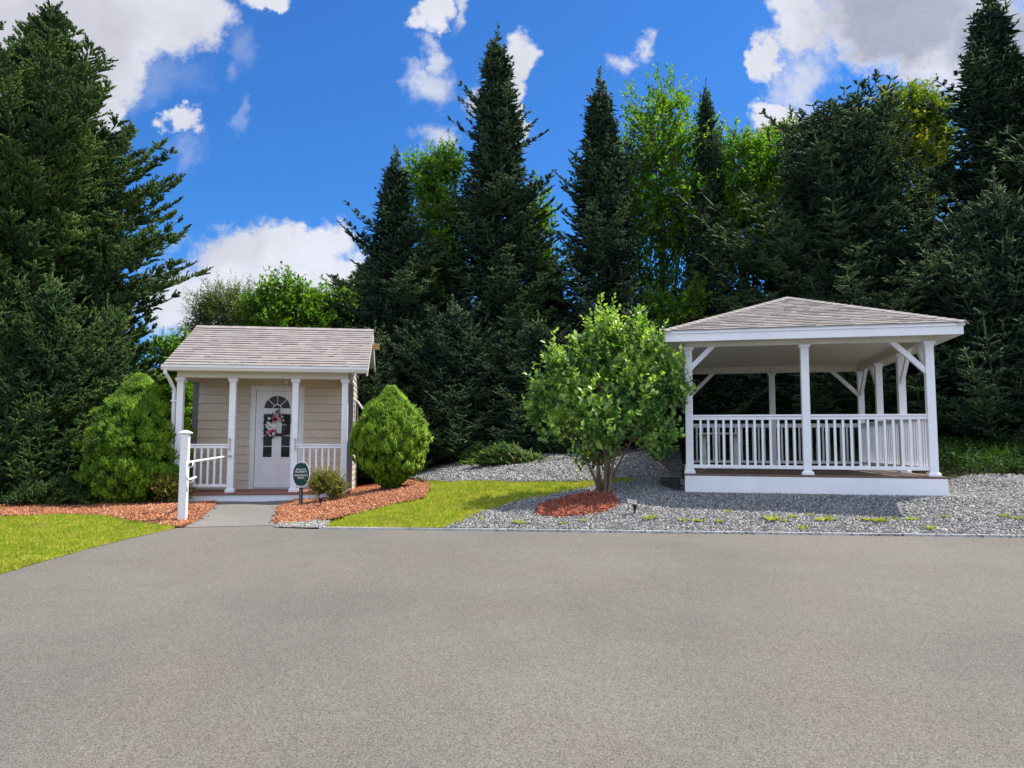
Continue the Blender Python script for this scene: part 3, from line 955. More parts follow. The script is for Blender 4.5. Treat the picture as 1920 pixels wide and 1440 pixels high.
# spruce prototypes: height and radius are rescaled per tree
PROTO = {
    'slim': (spruce('slim_spruce', 11, 14, 2.1, .72, 460, .0, .3, 9, .024, .40, 3), 14, 2.1),
    'slim2': (spruce('slim_spruce_b', 12, 12, 1.9, .70, 400, .0, .3, 9, .024, .38, 2), 12, 1.9),
    'wide': (spruce('wide_spruce', 13, 11, 3.0, .92, 620, .03, .2, 13, .027, .56, 3, .22, .40, .55, (.2, .38, .56, .74, .9), 3.0), 11, 3.0),
    'round': (spruce('round_spruce', 14, 11, 2.8, .40, 560, .10, .2, 11, .026, .55, 12, .55), 11, 2.8),
    'low': (spruce('low_spruce', 15, 5, 1.8, .62, 330, .02, .1, 9, .021, .42, 2, .5), 5, 1.8),
}
SPR = 'spruces standing behind the two buildings'


def put_spruce(kind, px, py_top, Y, rpx, label, mat=None, rz=0.0, group=SPR, lean=0.0):
    """px: where the tip is seen, rpx: crown half-width in photograph pixels"""
    (ms, Hh, Rr) = PROTO[kind]
    top = P(px, py_top, Y)
    z0 = H(top.x, Y)
    s = (top.z - z0) / (Hh + .35)
    rs = rpx / px_per_m(Y) / Rr
    return plant('spruce_tree', (top.x, Y, z0), ms, (mat or M_SPRUCE, M_BARK), label, 'spruce', group, rz, (rs, rs, s), rot=(0, lean, rz))


put_spruce('wide', 90, 6, 17.5, 212, 'tall dark spruce at the left edge, its tip near the photo top', M_SPRUCE_G, 2.1)
put_spruce('low', 100, 505, 15.0, 140, 'lower bushy green spruce in front of the tall spruce at the left edge', M_SPRUCE_G, 2.6)
put_spruce('low', -30, 400, 15.6, 190, 'spruce cut off by the left photo edge beside the tall spruce', M_SPRUCE_G, 3.0)
put_spruce('low', 205, 560, 16.6, 105, 'short spruce between the tall left spruce and the cone-shaped bush', M_SPRUCE_G, 4.0)
put_spruce('slim2', 742, 272, 20.5, 140, 'pointed dark spruce right behind the cottage, left of the tallest middle spruce', None, .4)
put_spruce('slim', 932, 48, 21.5, 166, 'tallest slender spruce in the middle of the picture, cloud behind its tip', None, 1.3)
put_spruce('slim2', 1125, 128, 21.5, 142, 'dark twin-tipped spruce behind the leafy shrub', None, 2.6)
put_spruce('slim', 1323, 148, 22.5, 95, 'narrow spruce spire rising among bright leaves left of the gazebo roof', None, 3.3)
put_spruce('round', 1565, 205, 20.5, 262, 'broad round-topped spruce with many leaders above the gazebo roof', None, .9)
put_spruce('slim', 1852, -25, 21.0, 222, 'tall dense spruce in the top right corner', None, 4.1)
put_spruce('low', 1860, 330, 18.0, 200, 'lower spruce at the right edge beyond the gazebo', None, 5.0)
put_spruce('slim2', 1725, 350, 24.0, 130, 'spruce half hidden between the round-topped spruce and the top right spruce', None, 1.9)
put_spruce('wide', 2165, 40, 19.0, 240, 'big spruce at the far right edge of the photo, shading the slope beyond the gazebo', None, .7)
put_spruce('low', 2160, 470, 15.4, 250, 'spruce at the right edge of the photo, shading the gravel beside the gazebo', None, 2.2)
for i, (px, py, Y, r_) in enumerate([(-330, 250, 17.5, 200), (-560, 300, 19.0, 210), (-150, 420, 24.0, 190), (-800, 280, 22.0, 230)]):
    put_spruce('wide', px, py, Y, r_, 'spruce standing beyond the left edge of the photo', M_SPRUCE_G, i * 1.9 + .5, 'spruces beyond the left edge')
for i, (px, py, Y, r_, lab) in enumerate([
        (560, 640, 25.5, 150, 'dark low spruce behind the cottage roof'),
        (690, 480, 24.5, 130, 'background spruce showing between the cottage roof and the pointed spruce'),
        (835, 420, 24.5, 150, 'background spruce in the gap left of the tallest middle spruce'),
        (1020, 470, 24.0, 150, 'background spruce in the gap between the tallest and the twin-tipped spruce'),
        (1225, 560, 25.0, 160, 'background spruce behind the thin bare trunks left of the gazebo'),
        (1400, 520, 24.5, 170, 'background spruce just left of the gazebo peak'),
        (1640, 420, 25.5, 200, 'background spruce behind the right half of the gazebo roof'),
        (360, 690, 25.0, 150, 'background spruce seen past the left side of the porch')]):
    put_spruce(('slim2', 'wide', 'slim')[i % 3], px, py, Y, r_ * .95, lab, None, i * 1.7)
for i, (px, py, Y, r_, lab) in enumerate([
        (700, 610, 18.4, 120, 'young spruce standing close behind the cottage gable'),
        (850, 560, 18.9, 140, 'bushy young spruce at the back of the rear gravel, above the round bush'),
        (1010, 590, 18.6, 130, 'bushy young spruce behind the low juniper'),
        (1180, 570, 18.8, 140, 'bushy young spruce behind the leafy shrub crown'),
        (1350, 600, 20.2, 140, 'bushy young spruce seen through the left opening of the gazebo'),
        (1530, 590, 20.2, 150, 'bushy young spruce seen through the middle of the gazebo'),
        (1720, 600, 19.6, 150, 'bushy young spruce behind the right posts of the gazebo')]):
    put_spruce('low', px, py, Y, r_, lab, None, i * 2.3, 'young bushy spruces at the foot of the tall ones')


def lobes_px(list_, Y, base):
    out = []
    for (px, py, rx, ry, dy) in list_:
        p = P(px, py, Y + dy)
        k = px_per_m(Y)
        out.append((p.x - base[0], p.y - base[1], p.z - base[2], rx / k, (rx + ry) / 2 / k * .9, ry / k))
    return out


def put_broad(name, seed, px, Y, lob, mats, nshoot, nleaf, size, stems, label, cat, base_px=None, group=None, nm='broadleaf_tree', **kw):
    d = ray(px, 840); X = d.x / d.y * Y
    b = (X, Y, H(X, Y))
    ms = broadleaf(name, seed, lobes_px(lob, Y, b), nshoot, nleaf, size, (0, 0, 0), stems, **kw)
    return plant(nm, b, ms, mats, label, cat, group)


BL = 'leafy trees among and behind the spruces'
put_broad('maple_a', 21, 1240, 23.5, [(1230, 350, 110, 160, 0), (1235, 270, 75, 110, 0), (1190, 420, 60, 120, 0), (1290, 420, 75, 120, .5), (1250, 190, 50, 50, 0), (1340, 300, 35, 70, 0), (1240, 560, 90, 110, 0), (1365, 400, 45, 110, .5)],
          (M_LEAF_Y, M_BARK), 2600, 12, .16, 4, 'airy bright green tree with thin dark trunks between two spruces left of the gazebo', 'leafy tree', group=BL, shl=.7, jag=.2, branch_r=.07, spread=(.3, 1))
put_broad('maple_b', 22, 1400, 22.6, [(1385, 330, 45, 90, 0), (1400, 440, 60, 90, 0), (1440, 300, 45, 50, 0), (1460, 390, 60, 80, 0)],
          (M_LEAF_Y, M_BARK), 1300, 12, .16, 2, 'bright yellow-green leafy tree squeezed left of the round-topped spruce', 'leafy tree', group=BL, shl=.6, jag=.18, branch_r=.06)
put_broad('maple_c', 23, 1700, 27.0, [(1700, 215, 70, 60, 0), (1650, 270, 60, 70, 0), (1745, 250, 50, 75, 0), (1700, 340, 80, 90, 0), (1610, 250, 40, 40, 0)],
          (M_LEAF_O, M_BARK), 2000, 12, .19, 2, 'rounded yellow-green treetop behind the spruces at upper right', 'leafy tree', group=BL, shl=.6, jag=.1, branch_r=.09)
put_broad('maple_d', 24, 1450, 25.0, [(1460, 270, 45, 40, 0), (1500, 300, 55, 60, 0), (1440, 320, 30, 40, 0)],
          (M_LEAF_O, M_BARK), 800, 12, .16, 2, 'small treetop turning yellow-orange beside the round-topped spruce', 'leafy tree', group=BL, shl=.5, jag=.15, branch_r=.08)
put_broad('ash_a', 25, 820, 22.0, [(800, 340, 45, 60, 0), (830, 440, 55, 90, 0), (845, 310, 28, 40, 0), (800, 560, 60, 80, 0)],
          (M_LEAF_G, M_BARK), 1400, 12, .15, 2, 'green leafy tree between the pointed spruce and the tallest middle spruce', 'leafy tree', group=BL, shl=.6, jag=.18, branch_r=.07)
put_broad('ash_c', 26, 1000, 23.2, [(1000, 420, 35, 70, 0), (1015, 520, 45, 70, 0)],
          (M_LEAF_Y, M_BARK), 600, 12, .15, 1, 'bright leaves showing at the right flank of the tallest middle spruce', 'leafy tree', group=BL, shl=.55, jag=.2, branch_r=.07)
put_broad('willow', 27, 440, 23.0, [(420, 570, 50, 38, 0), (460, 600, 60, 60, 0), (380, 610, 30, 50, 0)],
          (M_LEAF_W, M_BARK), 1700, 12, .11, 3, 'feathery grey-green tree behind the left half of the cottage roof', 'leafy tree', group=BL, shl=.6, jag=.2, branch_r=.05, aspect=.35)
put_broad('beech', 28, 535, 22.0, [(535, 560, 50, 42, 0), (500, 590, 50, 50, 0), (570, 580, 35, 40, 0), (545, 620, 70, 50, 0)],
          (M_LEAF_G, M_BARK), 900, 12, .16, 2, 'dark leafy tree rising behind the middle of the cottage roof', 'leafy tree', group=BL, shl=.6, jag=.15, branch_r=.07)
put_broad('beech_b', 29, 610, 22.8, [(590, 590, 45, 40, 0), (630, 575, 40, 38, 0), (610, 640, 60, 50, 0)],
          (M_LEAF_Y, M_BARK), 800, 12, .15, 2, 'bright green leafy tree behind the right half of the cottage roof', 'leafy tree', group=BL, shl=.55, jag=.15, branch_r=.06)
put_broad('sapling_a', 32, 985, 20.8, [(985, 600, 38, 50, 0), (1010, 660, 40, 50, 0), (960, 690, 40, 40, 0), (930, 640, 25, 35, 0)],
          (M_LEAF_Y, M_BARK), 420, 11, .13, 3, 'thin bright sapling catching light low between the dark middle spruces', 'leafy tree', group=BL, shl=.5, jag=.25, branch_r=.04, spread=(.1, 1))
put_broad('sapling_b', 33, 1290, 21.3, [(1285, 590, 40, 40, 0), (1250, 640, 40, 50, 0), (1310, 560, 25, 35, 0), (1230, 570, 30, 40, 0)],
          (M_LEAF_Y, M_BARK), 420, 11, .13, 3, 'thin bright sapling just left of the gazebo roof edge', 'leafy tree', group=BL, shl=.5, jag=.25, branch_r=.04, spread=(.1, 1))
put_broad('maple_e', 30, 320, 18.5, [(310, 680, 40, 55, 0), (290, 740, 50, 50, 0), (340, 650, 30, 30, 0), (330, 760, 40, 60, 0)],
          (M_LEAF_Y, M_BARK), 650, 12, .12, 2, 'sunlit yellow-green tree in the gap between the left spruces and the cottage roof', 'leafy tree', group=BL, shl=.45, jag=.15, branch_r=.05)

# the leafy shrub in the mulch patch
put_broad('leafy_shrub', 41, 1132, 12.3, [(1130, 690, 40, 52, 0), (1078, 738, 40, 50, -.1), (1190, 718, 44, 56, 0), (1048, 790, 34, 40, 0), (1130, 795, 78, 60, -.2), (1222, 785, 42, 52, 0),
          (1135, 612, 9, 42, 0), (1118, 640, 14, 40, 0), (1158, 640, 10, 36, .1), (1198, 620, 10, 32, 0), (1178, 660, 14, 30, 0), (1225, 655, 12, 30, 0), (1255, 690, 20, 28, 0), (1272, 735, 16, 40, 0), (1035, 690, 12, 34, 0), (1085, 668, 14, 28, 0), (1060, 700, 20, 30, 0), (1012, 730, 12, 28, 0), (1005, 780, 14, 24, 0), (1120, 848, 45, 22, .1), (1235, 835, 26, 20, 0)],
          (M_SHRUB, M_TWIG), 1020, 12, .122, 10, 'large leafy shrub with bright upright shoots, rooted in the mulch patch left of the gazebo', 'shrub', nm='leafy_shrub',
          shl=.50, upb=.35, jag=.26, spread=(.30, 1.0), tip=.38, upshoot=1.15, aspect=.66, branch_r=.024, volp=.45)  # tip paints sunlit brightness into the leaves towards the shoot ends


# dense evergreen bushes made of upright sprays
def evergreen(name, seed, prof_pts, nspray, w=.012, sl=.12, nf=6, lump=.06):
    """prof_pts: (z, radius) from bottom to top"""
    rg = np.random.default_rng(seed)
    zs = np.array([p[0] for p in prof_pts]); rs = np.array([p[1] for p in prof_pts])
    ncl = 620
    cz_ = rg.uniform(zs[0], zs[-1], ncl * 3); cr_ = np.interp(cz_, zs, rs)
    kp = rg.uniform(0, rs.max(), len(cz_)) < cr_ + .10
    cz_ = cz_[kp][:ncl]; ncl = len(cz_); ca_ = rg.uniform(0, 6.283, ncl); cl_ = rg.normal(0, lump * 1.1, ncl); cv_ = rg.uniform(0, .45, ncl)
    ci = rg.integers(0, ncl, nspray); n = nspray
    zz = np.clip(cz_[ci] + rg.normal(0, .055, n), zs[0], zs[-1]); rr = np.interp(zz, zs, rs)
    a = ca_[ci] + rg.normal(0, .042, n) / np.maximum(rr, .12)
    dd0 = np.hypot((zz - cz_[ci]) / .11, (a - ca_[ci]) * rr / .085)
    lm = 1 + cl_[ci] - .07 * dd0 ** 2 * .5 + .03 * np.sin(a * 4 + zz * 3)
    dep = rg.uniform(0, 1, n) ** 2
    r_ = rr * lm * (1 - .28 * dep)
    base = np.column_stack([np.cos(a) * r_, np.sin(a) * r_, zz])
    out = np.column_stack([np.cos(a), np.sin(a), np.zeros(n)])
    slope = np.interp(zz, zs, np.gradient(rs, zs))
    parts = []
    tang = np.column_stack([-np.sin(a), np.cos(a), np.zeros(n)])
    tw_ = rg.normal(0, .9, n)[:, None]
    fan = tang * np.cos(tw_) + out * np.sin(tw_)
    sv = cv_[ci] + rg.uniform(0, .2, n)
    for j in range(nf):
        sp = (j / (nf - 1) - .5) * 1.5
        d = np.array([0, 0, 1.]) * 1.0 + out * (.45 - .35 * np.clip(slope, -1, 1))[:, None] + fan * sp + rg.normal(0, .12, (n, 3))
        d /= np.linalg.norm(d, axis=1)[:, None]
        l = sl * (1 - .35 * abs(sp)) * rg.uniform(.6, 1.2, n)
        v, f = cones(base, base + d * l[:, None], w * rg.uniform(.7, 1.2, n))
        parts.append((v, f, np.repeat(sv + .35 * (1 - np.clip(dd0, 0, 1)) + rg.uniform(0, .25, n), 4)))
    # inner mass
    ni = nspray // 3
    zi = rg.uniform(zs[0], zs[-1], ni); ri = np.interp(zi, zs, rs) * rg.uniform(.3, .75, ni); ai = rg.uniform(0, 6.283, ni)
    c = np.column_stack([np.cos(ai) * ri, np.sin(ai) * ri, zi]); dd = rg.normal(size=(ni, 3)); dd /= np.linalg.norm(dd, axis=1)[:, None]
    v, f = cones(c - dd * .08, c + dd * .12, .035); parts.append((v, f, np.repeat(rg.uniform(0, .3, ni), 4)))
    V, Fs, va = merge(parts)
    crown = np_mesh(name + '_crown', V, Fs, va)
    mb = MB()
    for k in range(14):
        t = k / 14 * 6.283; rr0 = .05
        q = (math.cos(t) * rs[1] * .6, math.sin(t) * rs[1] * .6, zs[1] + .15)
        mb.cur = random.random()
        mb.tube([(math.cos(t) * rr0, math.sin(t) * rr0, -.15), (math.cos(t) * .09, math.sin(t) * .09, .1), q], [.022, .018, .01], 5)
    me = bpy.data.meshes.new(name + '_stems'); me.from_pydata(mb.v, [], mb.f)
    at = me.attributes.new('var', 'FLOAT', 'FACE'); at.data.foreach_set('value', mb.var)
    return crown, me


gx, gy = G(732, 919)
ev1 = evergreen('round_bush', 51, [(.06, .14), (.18, .34), (.40, .60), (.70, .73), (.95, .75), (1.25, .66), (1.50, .50), (1.68, .30), (1.80, .16), (1.92, .05)], 15000, .0125, .11, 6, .105)
kk_ = px_per_m(gy) / px_per_m(14.2)
plant('evergreen_bush', (gx, gy, H(gx, gy)), ev1, (M_ARBOR, M_TWIG), 'bright green egg-shaped evergreen bush on mulch at the right corner of the cottage', 'bush', 'clipped evergreen bushes beside the cottage', .3, (.87 / kk_, .87 / kk_, 1.0 / kk_), names=('foliage', 'stem'))
p_ = P(255, 930, 14.3)
ev2 = evergreen('cone_bush', 52, [(.0, .55), (.2, .76), (.5, .85), (.9, .85), (1.3, .74), (1.7, .56), (2.05, .34), (2.25, .18), (2.38, .05)], 18000, .0135, .12, 6, .12)
plant('evergreen_bush', (p_.x, 14.3, H(p_.x, 14.3)), ev2, (M_ARBOR_D, M_TWIG), 'tall cone-shaped dark evergreen bush at the left side of the cottage porch', 'bush', 'clipped evergreen bushes beside the cottage', 1.3, (1, 1, 1), names=('foliage', 'stem'))


def small_shrub(px, py, seed, rx, hh, label, nshoot=420):
    gx, gy = G(px, py)
    ms = broadleaf('small_shrub%d' % seed, seed, [(0, 0, hh * .55, rx, rx * .8, hh * .42), (rx * .45, 0, hh * .4, rx * .6, rx * .5, hh * .33), (-rx * .4, 0, hh * .62, rx * .5, rx * .5, hh * .36)], nshoot, 14, .034, (0, 0, 0), 7,
                   shl=.16, upb=.3, jag=.15, spread=(.25, 1), tip=.25, upshoot=.7, aspect=.55, branch_r=.009)
    plant('small_shrub', (gx, gy, H(gx, gy)), ms, (M_BOX, M_TWIG), label, 'shrub', 'small shrubs in front of the porch', names=('foliage', 'stem'))


small_shrub(612, 942, 61, .36, .60, 'small shrub with orange-tinged leaves behind the oval sign', 760)
small_shrub(320, 946, 62, .40, .58, 'small green shrub behind the white handrail post', 640)


# juniper: flat fans of shoots
def juniper(px, py, Y, seed, wdt, hh, label, n=1100, nm='juniper', mat=None, lean=-1.0):
    rg = np.random.default_rng(seed)
    p = P(px, py, Y); b = (p.x, Y, H(p.x, Y))
    bx = rg.normal(0, wdt * .33, n); by = rg.normal(0, wdt * .2, n); bz = rg.uniform(.05, 1, n) * hh * np.clip(1 - np.abs(bx) / wdt, .15, 1)
    base = np.column_stack([bx, by, bz])
    d = np.column_stack([bx / wdt * 1.6 + lean, rg.normal(-.25, .3, n), rg.uniform(.2, .8, n)]); d += rg.normal(0, .2, d.shape); d /= np.linalg.norm(d, axis=1)[:, None]
    parts = []
    L_ = rg.uniform(.12, .26, n)
    v, f = cones(base, base + d * L_[:, None], .018); parts.append((v, f, np.repeat(rg.uniform(0, 1, n), 4)))
    for j in range(7):
        fr = .2 + .11 * j
        dd = d + rg.normal(0, .55, (n, 3)); dd /= np.linalg.norm(dd, axis=1)[:, None]
        q = base + d * (L_ * fr)[:, None]
        v, f = cones(q, q + dd * (.09 * (1.2 - fr)), .015); parts.append((v, f, np.repeat(rg.uniform(0, 1, n), 4)))
    V, Fs, va = merge(parts)
    cr = np_mesh(nm + '_foliage', V, Fs, va)
    mb = MB()
    for k in range(12):
        i = k * 37 % n
        mb.tube([(0, 0, -.05), tuple(base[i] * np.array([.5, .5, .6])), tuple(base[i])], [.02, .014, .006], 5, False)
    me = bpy.data.meshes.new(nm + '_stems'); me.from_pydata(mb.v, [], mb.f)
    at = me.attributes.new('var', 'FLOAT', 'FACE'); at.data.foreach_set('value', mb.var)
    plant(nm, b, (cr, me), (mat or M_JUNIPER, M_TWIG), label, 'shrub', names=('foliage', 'stem'))


juniper(950, 862, 15.9, 71, .90, .40, 'low spreading juniper on the gravel bank behind the lawn, brown tips at one end')
juniper(905, 860, 17.4, 73, .5, .35, 'small low juniper at the shaded back of the gravel bank, left of the larger one', 500)
juniper(1045, 850, 17.2, 74, .55, .75, 'dark juniper clump behind the stems of the leafy shrub', 700, mat=M_SPRUCE_G)
juniper(110, 915, 13.9, 72, 1.1, .38, 'low green yew spilling over the back of the left mulch bed', 1500, nm='low_yew', mat=M_SPRUCE_G, lean=.5)

# ground cover on the shaded slope right of the gazebo
rg = np.random.default_rng(81)
n = 9000
x = rg.uniform(7.6, 14.5, n); y = rg.uniform(12.6, 20.5, n)
k = (y > 13.2 + .25 * np.sin(x * 2.1)) & ((x - 7.9) > (y - 12.0) * .23)
x, y = x[k], y[k]; n = len(x)
base = np.column_stack([x, y, hgt(x, y) + rg.uniform(-.05, .22, n)])
dirs = rg.normal(0, .5, (n, 3)) + np.array([0, -.1, .8]); dirs /= np.linalg.norm(dirs, axis=1)[:, None]
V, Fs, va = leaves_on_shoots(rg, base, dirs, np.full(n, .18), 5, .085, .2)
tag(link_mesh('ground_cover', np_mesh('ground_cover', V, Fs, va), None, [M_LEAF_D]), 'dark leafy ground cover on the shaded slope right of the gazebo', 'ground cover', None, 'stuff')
# leaf litter and seedlings under the spruces
n = 7000
x = rg.uniform(-13, 9, n); y = rg.uniform(16.5, 23, n)
k = ~in_poly(x, y, gravB) & ~((x > 2.4) & (x < 8.6) & (y < 18)) & ~((x > -7.8) & (x < -2.6) & (y < 19))
x, y = x[k], y[k]; n = len(x)
base = np.column_stack([x, y, hgt(x, y) - .05 + rg.uniform(-.03, .25, n)])
dirs = rg.normal(0, .5, (n, 3)) + np.array([0, -.1, .8]); dirs /= np.linalg.norm(dirs, axis=1)[:, None]
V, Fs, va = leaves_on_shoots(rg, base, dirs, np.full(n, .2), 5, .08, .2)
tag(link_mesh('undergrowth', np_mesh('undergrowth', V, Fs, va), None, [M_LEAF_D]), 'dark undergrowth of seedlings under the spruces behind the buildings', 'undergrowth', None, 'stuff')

# weeds in the gravel
def weed_mesh(seed, n=46, h=.07):
    rg = np.random.default_rng(seed)
    a = rg.uniform(0, 6.283, n); r = rg.uniform(0, .07, n); ll = rg.uniform(.4, 1.2, n) * h
    p0 = np.column_stack([np.cos(a) * r, np.sin(a) * r * .8, np.full(n, .0)])
    d = np.column_stack([np.cos(a), np.sin(a), rg.uniform(.3, 1.2, n)]); d /= np.linalg.norm(d, axis=1)[:, None]
    p1 = p0 + d * ll[:, None]
    s = np.column_stack([-np.sin(a), np.cos(a), np.zeros(n)]) * .011
    V = np.stack([p0, p0 * .5 + p1 * .5 + s, p1, p0 * .5 + p1 * .5 - s], 1).reshape(-1, 3)
    Fs = (np.array([(0, 1, 2), (0, 2, 3)])[None] + (np.arange(n) * 4)[:, None, None]).reshape(-1, 3)
    me = np_mesh('weed', V, Fs, np.repeat(rg.uniform(0, 1, n), 2)); me.materials.append(M_WEED)
    return me


wm = [weed_mesh(s) for s in (1, 2, 3)]
for i, (px, py, sc) in enumerate([(977, 984, 1.1), (1055, 985, .7), (1092, 980, .8), (1220, 976, 1.2), (1280, 980, .8), (1308, 981, .9), (1348, 981, .8), (1362, 963, .7), (1450, 978, 1.4), (1468, 980, .8),
                                   (1490, 973, .8), (1518, 968, .7), (1545, 979, 1.3), (1505, 994, .9), (1625, 978, .9), (1652, 981, 1.3), (1672, 976, .8), (1710, 978, .9), (1745, 995, 1.0), (1775, 972, .6), (1882, 971, .8), (1905, 976, .8), (548, 985, .5), (905, 976, .7)]):
    gx, gy = G(px, py)
    o = bpy.data.objects.new('weed', wm[i % 3]); col.objects.link(o)
    o.location = (gx, gy, H(gx, gy) + .02); o.rotation_euler = (0, 0, i * 1.3); o.scale = (sc * 1.4, sc, sc)
    tag(o, 'small yellow-green weed tuft sprouting in the gravel along the pavement', 'weed', 'weeds in the gravel')

# edging strip between pavement and gravel
mb = MB()
xs = np.linspace(-2.75, 12.5, 60)
for a, b_ in zip(xs[:-1], xs[1:]):
    ya, yb = float(edge_y(a)) + .03, float(edge_y(b_)) + .03
    za, zb = H(a, ya) + .006, H(b_, yb) + .006
    mb.bar((a, ya, za), (b_ - .004, yb, zb), .020, .05)
M_EDGE = mat_paint('edging_plastic', (.55, .55, .53), .6, .25, 3)
tag(mb.build('edging_strip', M_EDGE, None, bevel=.006), 'thin white edging strip along the far edge of the pavement', 'edging')

# ------------------------------------------------------------------ cottage
CT_YAW = R(8.2)
ct = empty('cottage', (-6.38, 14.20, .65), CT_YAW)
tag(ct, 'small beige shingled cottage with white four-post porch and white arched-window door', 'cottage')
FW = 1.15           # front wall plane
BW = 3.60           # back wall plane
X0, X1 = -.06, 3.16
EZ = 2.42           # roof edge (top) above floor
RIDGE_Y, RIDGE_Z = 1.80, 3.49
EAVE_Y = -.33
slope = (RIDGE_Z - EZ) / (RIDGE_Y - EAVE_Y)


def roofz(y): return EZ + slope * ((y - EAVE_Y) if y <= RIDGE_Y else (2 * RIDGE_Y - y - EAVE_Y))


mb = MB(); mb.box(X0 - .04, X1 + .04, -.14, FW, -.045, 0)
for i in range(9):
    pass
mb.build('porch_floor', M_DECKRED, ct, bevel=.006)
mb = MB(); mb.box(X0 - .02, X1 + .02, -.11, FW, -.42, -.047)
mb.build('porch_skirt', M_WHITE_WOOD, ct)
mb = MB(); mb.box(X0 + .02, X1 - .02, FW, BW, -.5, -.05); mb.build('foundation', M_CONC, ct)

# front wall: shakes
def shakes(x0, x1, z0, z1, y, holes=(), exposure=.178, seed=1):
    rr = random.Random(seed); mb = MB()
    nrow = int(math.ceil((z1 - z0) / exposure))
    for r_ in range(nrow):
        za = z0 + r_ * exposure; zb = min(za + exposure - .009, z1)
        x = x0
        while x < x1 - 1e-4:
            w = rr.choice((.2, .3, .42, .55, .65))
            xe = min(x + w, x1)
            if x1 - xe < .06: xe = x1
            segs = [(x, xe)]
            for (hx0, hx1, hz1) in holes:
                if za < hz1 - .02:
                    ns = []
                    for (a, b_) in segs:
                        if b_ <= hx0 or a >= hx1: ns.append((a, b_))
                        else:
                            if a < hx0: ns.append((a, hx0))
                            if b_ > hx1: ns.append((hx1, b_))
                    segs = ns
            mb.cur = rr.random()
            t = .026 + rr.uniform(0, .003)
            for (a, b_) in segs:
                if b_ - a < .01: continue
                g_ = .0011
                mb.hexa([(a + g_, y - t, za), (b_ - g_, y - t, za), (b_ - g_, y, za), (a + g_, y, za), (a + g_, y - .016, zb), (b_ - g_, y - .016, zb), (b_ - g_, y, zb), (a + g_, y, zb)])
            x = xe
    # backing sheet
    return mb


mb = shakes(X0 + .09, X1 - .09, 0.0, 2.40, FW, holes=((1.09, 2.15, 2.14),), seed=4)
mb.cur = .1
mb.box(X0 + .03, 1.10, FW + .002, FW + .08, 0, 2.40); mb.box(2.14, X1 - .03, FW + .001, FW + .08, 0, 2.40); mb.box(1.10, 2.14, FW + .001, FW + .08, 2.13, 2.40)
mb.build('front_wall', M_SHAKE, ct)


def clap_side(xo, sgn, name, y0, y1, seed):
    rr = random.Random(seed); mb = MB(); ex = .115
    z = 0.0 - .3
    while z < RIDGE_Z:
        zt = z + ex + .006
        if z < 2.20: ya = FW
        else: ya = y0
        lo, hi = ya, y1
        # clip with the roof slopes at the course top
        lim = roofz(RIDGE_Y)
        zc = z + ex * .5
        if zc > roofz(y1) - .06:
            dy = (RIDGE_Z - .08 - zc) / slope
            if dy <= .05: break
            lo = max(lo, RIDGE_Y - dy); hi = min(hi, RIDGE_Y + dy)
        elif zc > roofz(lo) - .06:
            lo = max(lo, EAVE_Y + (zc + .08 - EZ) / slope)
        mb.cur = rr.random()
        a, b_ = xo + sgn * .018, xo + sgn * .005
        mb.hexa([(xo, lo, z), (a, lo, z), (a, hi, z), (xo, hi, z), (xo, lo, zt), (b_, lo, zt), (b_, hi, zt), (xo, hi, zt)])
        z += ex
    mb.cur = .3
    xi = xo - sgn * .05
    for (ya, yb, zt) in ((FW + .09, y1, 2.2),):
        mb.box(min(xo, xi) + .001, max(xo, xi) - .001, ya, yb, -.3, zt)
    # gable backing
    pts = [(y0, 2.2), (y1, 2.2), (y1, roofz(y1) - .09), (RIDGE_Y, RIDGE_Z - .09), (y0, roofz(y0) - .09)]
    n_ = len(pts)
    q0, q1 = sorted((xo - sgn * .001, xi))
    vs = [(q0, p[0], p[1]) for p in pts] + [(q1, p[0], p[1]) for p in pts]
    fs = [tuple(range(n_)), tuple(range(2 * n_ - 1, n_ - 1, -1))] + [(i, n_ + i, n_ + (i + 1) % n_, (i + 1) % n_) for i in range(n_)]
    mb.add(vs, fs)
    return mb.build(name, M_CLAP, ct)


clap_side(X1, 1, 'side_wall', -.02, BW, 5)
clap_side(X0, -1, 'side_wall', -.02, BW, 6)
mb = MB(); mb.box(X0, X1, BW, BW + .05, -.3, 2.4); mb.build('back_wall', M_CLAP, ct)
for xa, xb in ((X0 - .02, X0 + .088), (X1 - .088, X1 + .022)):
    mb = MB(); mb.box(xa, xb, FW - .035, FW + .04, -.02, 2.20); mb.build('corner_board', M_CORNER, ct, bevel=.003)

# porch ceiling, beam
mb = MB(); mb.box(X0 + .02, X1 - .05, .08, FW - .02, 2.395, 2.41); mb.build('porch_ceiling', M_CREAM, ct)
mb = MB(); mb.box(X0, X1 - .002, -.075, .065, 2.205, 2.385)
mb.box(X0 + .001, X0 + .10, .066, FW - .001, 2.205, 2.385)
mb.build('porch_beam', M_CREAM, ct, bevel=.004)
mb = MB(); mb.box(X0 - .14, X1 + .36, EAVE_Y + .03, -.076, 2.36, 2.375); mb.box(X0 - .14, X1 + .36, EAVE_Y + .03, EAVE_Y + .05, 2.30, 2.359)
mb.build('soffit', M_CREAM, ct)
RX0, RX1 = -.22, 3.54


def posts_mesh():
    mb = MB()
    w = .063
    mb.box(-w, w, -w, w, 0, 2.2)
    return mb


